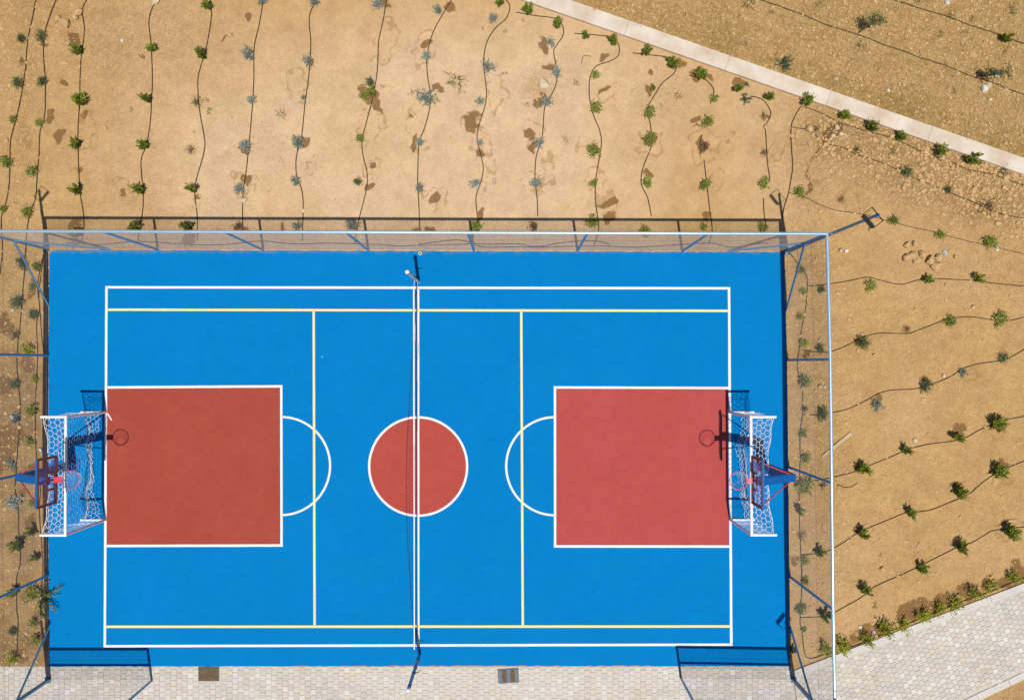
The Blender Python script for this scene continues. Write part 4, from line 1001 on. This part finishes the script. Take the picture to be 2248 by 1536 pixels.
row('down the inner hose left of the court', [(Z6, 278, 527, 'L', 38), (Z6, 258, 690, 'L', 32), (Z6, 262, 917, 'D', 42), (Z6, 205, 1190, 'Y', 46), (Z6, 268, 1440, 'Y', 40), (Z7, 230, 302, 'Y', 58), (Z7, 225, 545, 'Y', 46), (Z7, 235, 760, 'L', 38), (Z7, 240, 1038, 'L', 36), (Z7, 240, 1265, 'C', 48), (Z7, 268, 1492, 'C', 42), (Z8, 268, 530, 'Y', 66), (Z8, 310, 800, 'Y', 54), (Z8, 325, 970, 'Y', 62)], G6)
G7 = 'low weeds growing on the open sand'
WEEDS = [(R1, 1395, 207, 14, 'tiny green weed between the fifth and sixth hoses near the top'), (R1, 1685, 682, 38, 'grassy weed tuft between the sixth and seventh hoses'),
 (R1, 1248, 600, 16, 'small weed just right of the fifth hose, upper of two'), (R1, 1255, 668, 26, 'small weed just right of the fifth hose, lower of two'), (R1, 788, 655, 18, 'small weed left of the fourth hose'),
 (R2, 470, 560, 48, 'trailing green weed reaching left from a silver shrub'), (R2, 720, 480, 70, 'large sprawling pale weed between the ninth and tenth hoses'), (R2, 590, 606, 36, 'green weed tangled in the right side of a silver shrub'),
 (R2, 1380, 842, 24, 'thin weed between the eleventh and twelfth hoses, lower of two'), (R2, 1438, 500, 24, 'thin weed between the eleventh and twelfth hoses, upper of two'), (R2, 1145, 628, 22, 'small weed left of the damp patch below the flat stone'),
 (R2, 1010, 440, 24, 'thin weed right of the tenth hose'), (R2, 1016, 188, 18, 'dark tuft of weed beside the tenth hose bend'), (R2, 2055, 570, 30, 'thin weed right of the thirteenth hose'), (R2, 1955, 630, 18, 'tiny weed close to the thirteenth hose'),
 (R2, 272, 520, 16, 'tiny weed right of the eighth hose'), (R2, 163, 660, 14, 'tiny weed below the damp patch on the eighth hose'), (R2, 1120, 122, 14, 'tiny weed under the end of the eleventh hose'),
 (R3, 335, 797, 18, 'small weed in the bare sand below the wall, upper of two'), (R3, 300, 852, 16, 'small weed in the bare sand below the wall, lower of two'), (R5, 615, 962, 24, 'grey green weed under the sixth right hose'), (R5, 646, 658, 16, 'tiny weed between the fifth and sixth right hoses'),
 (R3, 850, 28, 34, 'weed on the slope above the lower slope hose, left one'), (R3, 420, 18, 50, 'weed at the top edge of the slope, leftmost'), (R3, 1440, 5, 28, 'weed at the top edge just above the upper slope hose'), (R3, 1640, 92, 28, 'weed standing on the upper slope hose, left one'),
 (R3, 1768, 115, 30, 'weed standing on the upper slope hose, right one'), (R3, 1100, 268, 40, 'straggly weed just below the lower slope hose'), (R3, 1582, 205, 30, 'weed in the middle between the two slope hoses'), (R3, 50, 95, 18, 'tiny weed near the slope top above the wall'),
 (R3, 238, 62, 14, 'small bright weed on the slope near the top'), (R3, 560, 75, 18, 'small weed right of the lower slope hose start'), (R3, 1735, 200, 22, 'thin weed below the upper slope hose'), (R3, 2010, 60, 40, 'weed patch in the top right corner'),
 (R3, 1970, 300, 26, 'weed under the right end of the upper slope hose'), (R3, 1660, 550, 22, 'weed below the lower slope hose, left of the white stone'), (R3, 1655, 460, 16, 'tiny weed just under the lower slope hose'), (R3, 1700, 690, 20, 'weed near the wall on the right'),
 (R3, 1130, 550, 14, 'tiny weed close above the wall'), (R3, 400, 260, 26, 'weed beside the large dry grass patch'), (R3, 1300, 905, 34, 'straggly weed between the two hoses under the wall'), (Z7, 400, 120, 40, 'weed overhanging the left court edge')]
for r, x, y, rad, lab in WEEDS: plant('W', *U(r, x, y), rad/r[2]*1.05, lab, G7, pr)
plant('G', *U(R3, 640, 380), 60/2.743, 'large sea green spiky plant above the wall', None, pr)
plant('C', *U(R3, 1985, 215), 46/2.743, 'green seedling on the upper slope hose at the right', None, pr)
def sapling(px, py, h, crown_px, label, seed, k):
    """young tree: thin leaning stem, branches and a sparse crown"""
    b = P(px, py); b.z = gz(b.x, b.y); t = tag(empty('sapling', b), label, 'tree', 'young trees on the slope'); rn = random.Random(seed)
    top = P(*crown_px, h*0.85)-Vector((b.x, b.y, 0)); top.z = h*0.85
    st = MB(); st.tube((0, 0, -0.05), top*0.55, 0.016, 6, 0.012); st.tube(top*0.55, top, 0.012, 6, 0.006)
    lf = MB()
    for i in range(14):
        az = rn.uniform(0, 6.28); s0 = top*rn.uniform(.5, 1); e = s0 + Vector((math.cos(az)*.26, math.sin(az)*.26, rn.uniform(-.05, .2)))*rn.uniform(.5, 1)
        st.tube(s0, e, 0.006, 4, 0.003, caps=False)
        for j in range(22):
            p = s0.lerp(e, rn.uniform(.25, 1.05)) + Vector((rn.gauss(0, .035), rn.gauss(0, .035), rn.gauss(0, .03)))
            ax = Vector((rn.gauss(0, 1), rn.gauss(0, 1), rn.gauss(0, .5))).normalized(); sd = ax.cross(Vector((rn.gauss(0, .5), rn.gauss(0, .5), 1))).normalized()*.012
            lf.add([p, p+ax*.035+sd, p+ax*.07, p+ax*.035-sd], [(0, 1, 2, 3)], min(1, max(0, rn.gauss(.4, .25))))
    st.build('trunk', M['stem'], t, True); lf.build('crown', M[k], t)
sapling(1882, 74, 1.3, (1936, 40), 'young thin tree beside the lower slope hose, left one', 3, 'D')
sapling(2150, 168, 1.25, (2213, 158), 'young bushy tree beside the lower slope hose, right one', 8, 'D')
# big feathery shrub leaning over the left court edge
def feathery():
    b = P(96, 1306); b.z = gz(b.x, b.y); rn = random.Random(31)
    t = tag(empty('feathery_shrub', b), 'large feathery dark shrub leaning over the lower left court edge', 'shrub')
    st = MB(); lf = MB()
    for i in range(20):
        az = rn.uniform(-1.5, 1.7) if i < 14 else rn.uniform(1.7, 4.7); L = rn.uniform(.3, .62) if i < 14 else rn.uniform(.2, .42)
        tip = Vector((math.cos(az)*L, math.sin(az)*L*1.15, rn.uniform(.15, .55))); mid = tip*.5 + Vector((0, 0, .12))
        st.tube((0, 0, -.03), mid, .008, 4, .005, caps=False); st.tube(mid, tip, .005, 4, .002, caps=False)
        for j in range(34):
            u = rn.uniform(.15, 1); p = (mid*(2*u) if u < .5 else mid.lerp(tip, 2*u-1)) + Vector((rn.gauss(0, .02), rn.gauss(0, .02), rn.gauss(0, .015)))
            ax = (tip.normalized() + Vector((rn.gauss(0, .5), rn.gauss(0, .5), rn.gauss(0, .3)))).normalized(); sd = ax.cross(Vector((0, 0, 1))).normalized()*.009
            lf.add([p, p+ax*.03+sd, p+ax*.065, p+ax*.03-sd], [(0, 1, 2, 3)], min(1, max(0, rn.gauss(.4, .25))))
    st.build('stem', M['stem'], t); lf.build('foliage', M['C'], t)
feathery()

# ------------------------------------------------------------------ stones, sticks
ICO_V = []
_ph = (1+5**.5)/2
for a_ in (-1, 1):
    for b_ in (-_ph, _ph): ICO_V += [(0, a_, b_), (a_, b_, 0), (b_, 0, a_)]
ICO_V = [Vector(v).normalized() for v in ICO_V]
def _hull():
    el = min((ICO_V[0]-v).length for v in ICO_V[1:]); fs = []
    for i in range(12):
        for j in range(i+1, 12):
            for k in range(j+1, 12):
                a, b, c = ICO_V[i], ICO_V[j], ICO_V[k]
                if max((a-b).length, (b-c).length, (a-c).length) < el*1.05:
                    fs.append((i, j, k) if (b-a).cross(c-a).dot(a) > 0 else (i, k, j))
    return fs
ICO_F = _hull()
def rock(mb, c, r, rn, flat=0.6, el=1.0):
    az = rn.uniform(0, 6.28); ca, sa = math.cos(az), math.sin(az)
    vs = []
    for v in ICO_V:
        k = rn.uniform(.72, 1.2); x, y, z = v.x*r*k*el, v.y*r*k, v.z*r*k*flat
        vs.append((c[0]+x*ca-y*sa, c[1]+x*sa+y*ca, c[2]+z))
    mb.add(vs, ICO_F)
rr_ = random.Random(77)
STONES = [(R2, 1240, 512, 40, 'stone', 'large flat pale stone on the sand beside the eleventh hose'), (R1, 398, 140, 30, 'clod', 'big clod at the top left, larger one of a heap'), (R1, 475, 75, 26, 'clod', 'rounded clod at the top left near the third hose'), (R1, 455, 105, 20, 'clod', 'small clod beside the third hose near the top'), (R1, 350, 110, 20, 'clod', 'clod left of the big one at the top left'),
 (R1, 938, 8, 22, 'stone', 'pale stone on the fourth hose at the top edge'), (R1, 1474, 1205, 20, 'stone', 'pale stone at the lower end of the sixth hose'), (R1, 1828, 1268, 13, 'stone', 'pale stone at the lower end of the seventh hose'), (R1, 732, 243, 12, 'wstone', 'small white stone between the third and fourth hoses'),
 (R2, 1938, 407, 13, 'stone', 'pale stone between the twelfth and thirteenth rows near the wall'),
 (R3, 1838, 540, 22, 'wstone', 'big white stone under the lower slope hose'), (R3, 1868, 518, 20, 'stone', 'tan stone next to the big white stone'), (R3, 1905, 455, 15, 'wstone', 'long white stone by the bushy young tree'), (R3, 1265, 548, 12, 'wstone', 'white stone above the middle of the wall'), (R3, 942, 485, 18, 'clod', 'brown stone above the wall left of the middle'),
 (R3, 1618, 22, 16, 'wstone', 'white stone at the top between the slope hoses'), (R3, 1875, 605, 14, 'stone', 'long tan stone far right above the wall'), (R3, 790, 775, 24, 'clod', 'large clod on the second hose below the wall'), (R3, 530, 762, 18, 'clod', 'clod at the break of the hose before the corner'), (R3, 148, 936, 14, 'clod', 'clod at the hose break near the dry plant'),
 (R3, 960, 768, 16, 'stone', 'stone in the damp patch below the wall, upper one'), (R3, 940, 815, 16, 'stone', 'stone in the damp patch below the wall, lower one'), (R3, 985, 805, 14, 'stone', 'stone in the damp patch below the wall, right one'), (R3, 1230, 860, 15, 'clod', 'clod between the two hoses under the wall'), (R3, 1495, 1048, 16, 'clod', 'dark sided clod under the middle of the wall'),
 (R4, 800, 268, 20, 'clod', 'top left clod of the heap right of the floodlight'), (R4, 845, 262, 16, 'clod', 'top right clod of the heap right of the floodlight'), (R4, 796, 345, 24, 'clod', 'left clod of the heap right of the floodlight'), (R4, 830, 330, 24, 'clod', 'round clod inside the heap right of the floodlight'), (R4, 860, 362, 24, 'clod', 'lower middle clod of the heap right of the floodlight'), (R4, 892, 322, 22, 'clod', 'upper middle clod of the heap right of the floodlight'), (R4, 936, 360, 26, 'clod', 'large right clod of the heap by the floodlight'), (R4, 966, 396, 24, 'clod', 'lowest clod of the heap right of the floodlight'), (R4, 988, 345, 22, 'clod', 'rightmost clod of the heap beside the white stone'), (R4, 998, 385, 13, 'clod', 'small clod at the right foot of the heap'),
 (R4, 1030, 315, 18, 'gstone', 'grey white stone right of the clod heap'), (R4, 1090, 338, 14, 'clod', 'lone clod right of the grey white stone'), (R4, 398, 302, 16, 'clod', 'clod left of a pale stone by the upper right corner'), (R4, 437, 302, 13, 'wstone', 'pale stone near the upper right court corner'), (R4, 1200, 640, 14, 'clod', 'clod right of the court between first and second hoses'), (R4, 852, 658, 13, 'clod', 'small clod above the second right hose'), (R4, 603, 930, 13, 'clod', 'small clod below the second right hose'), (R4, 1022, 1055, 15, 'stone', 'pale clod beside the third right hose'), (R4, 850, 1448, 17, 'stone', 'flat tan stone above the fourth right hose'), (R4, 1345, 292, 13, 'wstone', 'white bit on the floodlight hose at the right'),
 (R5, 655, 740, 17, 'clod', 'clod between the sixth hose and the kerb shrubs'), (R5, 522, 1093, 12, 'wstone', 'white stone above the third kerb shrub'), (R5, 603, 1130, 14, 'wstone', 'white stone left of the fourth kerb shrub'), (R4, 275, 1120, 15, 'clod', 'clod inside the right fence strip'), (R4, 305, 1122, 12, 'stone', 'pale stone inside the right fence strip'),
 (Z7, 325, 610, 18, 'wstone', 'white rubble piece at the left fence, upper one'), (Z7, 340, 640, 16, 'wstone', 'white rubble piece at the left fence, lower one'), (Z6, 100, 880, 16, 'stone', 'pale stone below a round shrub at the far left'), (Z8, 148, 1188, 14, 'wstone', 'white stone at the paving edge at the far left'), (Z7, 100, 345, 22, 'gstone', 'pale stone beside a silver shrub at the far left'), (Z8, 385, 575, 18, 'stone', 'pinkish stone under the feathery shrub')]
for r, x, y, rad, mat, lab in STONES:
    px, py = U(r, x, y); p = P(px, py); rad_ = rad/r[2]*PX
    if 'heap' in lab: rad_ *= 1.12
    m = MB(); rock(m, (0, 0, 0), rad_, rr_, 0.95 if mat == 'clod' else 0.7, 1.15)
    o = m.build('clod' if mat == 'clod' else 'stone', M[mat], None, False, (p.x, p.y, gz(p.x, p.y)+rad_*(0.5 if mat == 'clod' else 0.3)))
    tag(o, lab, 'clod' if mat == 'clod' else 'stone', 'loose stones and clods')
def plank(a, b, w, label, nm='plank', cat='plank', h=0.03):
    A = P(*a); B = P(*b); A.z = gz(A.x, A.y)+h; B.z = gz(B.x, B.y)+h
    m = MB(); m.beam(A, B, w, h); tag(m.build(nm, M['wood']), label, cat)
plank((1805, 1003), (1870, 949), 0.085, 'weathered wooden plank lying across the right fence line')
plank((2013, 1201), (2021, 1189), 0.02, 'pale twig between the fifth and sixth right hoses', 'twig', 'twig', 0.02)
plank((2211, 1143), (2228, 1143), 0.06, 'short piece of wood far right near the sixth hose', 'wood_offcut', 'wood')
def twig(r, pts, label, rad=0.008, mat='stem'):
    q = catmull([U(r, x, y) for x, y in pts], 4); w = [P(a[0], a[1]) for a in q]
    for p in w: p.z = gz(p.x, p.y)+0.012
    o = w[0].copy(); m = MB(); m.path([p-o for p in w], rad, 4); tag(m.build('twig', M[mat], None, False, o), label, 'twig')
twig(R2, [(1472, 382), (1480, 350), (1486, 335), (1530, 338)], 'bent dark twig right of the eleventh hose')
twig(R5, [(382, 240), (395, 232), (420, 245), (460, 245), (490, 232), (510, 218)], 'curved piece of hose under the fourth right hose', 0.009, 'hose')
twig(R1, [(1690, 940), (1700, 975), (1708, 1005)], 'thin pale straw between the sixth and seventh hoses', 0.005, 'wood')

# loose clods, pebbles and straw too many to count
fxs, fys = len(fx), len(fy)
def scatter(n, dens, seed):
    r = np.random.default_rng(seed); out = []
    while len(out) < n:
        X = r.uniform(-15.2, 15.2, 20000); Y = r.uniform(-10.2, 11.1, 20000); K = r.random(20000)
        I = np.clip(np.searchsorted(xs, X), 0, len(xs)-1); J = np.clip(np.searchsorted(ys, Y), 0, len(ys)-1)
        z = Z[I, J]; ok = (K < dens[I, J]) & (z > -0.095)
        out += list(zip(X[ok], Y[ok], z[ok], rough[I, J][ok], hill[I, J][ok]))
    return out[:n]
clod_d = np.clip(rough*1.1-0.15, 0.06, 1)**1.4
mb = MB(); rk = random.Random(9)
for x, y, z, rg_, hl in scatter(19000, clod_d, 21):
    r_ = min(0.012*math.exp(rk.gauss(0.15, 0.5)), 0.05) * (0.75+1.0*rg_*(1-0.6*hl))
    rock(mb, (x, y, z+r_*0.15), r_, rk, 0.7, 1.15)
for x, y, z, rg_, hl in scatter(300, (1-hill)*(np.exp(-((hill_d+0.45)/0.45)**2)*sstep(GX, P(1950, 0).x, P(2120, 0).x) + blob(2170, 405, 80, 45)*0.8), 25):
    r_ = min(0.022*math.exp(rk.gauss(0.25, 0.45)), 0.085)
    rock(mb, (x, y, z+r_*0.25), r_, rk, 0.85, 1.25)
tag(mb.build('clods', M['clod']), 'crumbly earth clods strewn over the bare soil', 'soil', kind='stuff')
mb = MB()
for x, y, z, rg_, hl in scatter(4200, np.clip(0.12+hill*0.9+rough*0.3, 0, 1), 22):
    r_ = min(0.011*math.exp(rk.gauss(0, 0.45)), 0.035)
    rock(mb, (x, y, z+r_*0.3), r_, rk, 0.7, 1.2)
tag(mb.build('pebbles', M['stone']), 'small pale pebbles strewn over sand and slope', 'pebbles', kind='stuff')
mb = MB()
for a_, b_, n_ in ((c1, c2, 330), (c0, c1, 160), (c0, c3, 90)):
    d_ = (b_-a_).normalized(); o_ = Vector((d_.y, -d_.x, 0))
    if o_.dot(a_) < 0: o_ = -o_
    for i in range(n_):
        q_ = a_.lerp(b_, rk.random()) + o_*abs(rk.gauss(0.03, 0.035)); r_ = min(0.010*math.exp(rk.gauss(0.1, 0.5)), 0.035)
        rock(mb, (q_.x, q_.y, gz(q_.x, q_.y)+r_*0.4), r_, rk, 0.6, 1.4)
tag(mb.build('concrete_crumbs', M['stone']), 'pale concrete crumbs lying along the court edges', 'rubble', kind='stuff')
straw_d = hill*0.14 + hill*(blob(1583, 88, 42, 38) + blob(1970, 235, 48, 36) + blob(1590, 20, 40, 30)*0.4 + np.exp(-((hill_d-0.75)/0.3)**2)*0.35) + blob(60, 1400, 70, 60)*0.15 + blob(2180, 620, 60, 50)*0.06
straw_d = np.clip(straw_d, 0, 1)
mb = MB()
for x, y, z, rg_, hl in scatter(26000, straw_d, 23):
    az = rk.uniform(0, 6.28); L = rk.uniform(.04, .11); w_ = .005; up = rk.uniform(0.0, .7)
    dx, dy = math.cos(az), math.sin(az)
    mb.add([(x-dy*w_, y+dx*w_, z), (x+dy*w_, y-dx*w_, z), (x+dx*L, y+dy*L, z+0.008+L*up)], [(0, 1, 2)], rk.random())
tag(mb.build('dry_grass', M['straw']), 'short dry straw coloured grass on the slope above the wall', 'grass', kind='stuff')
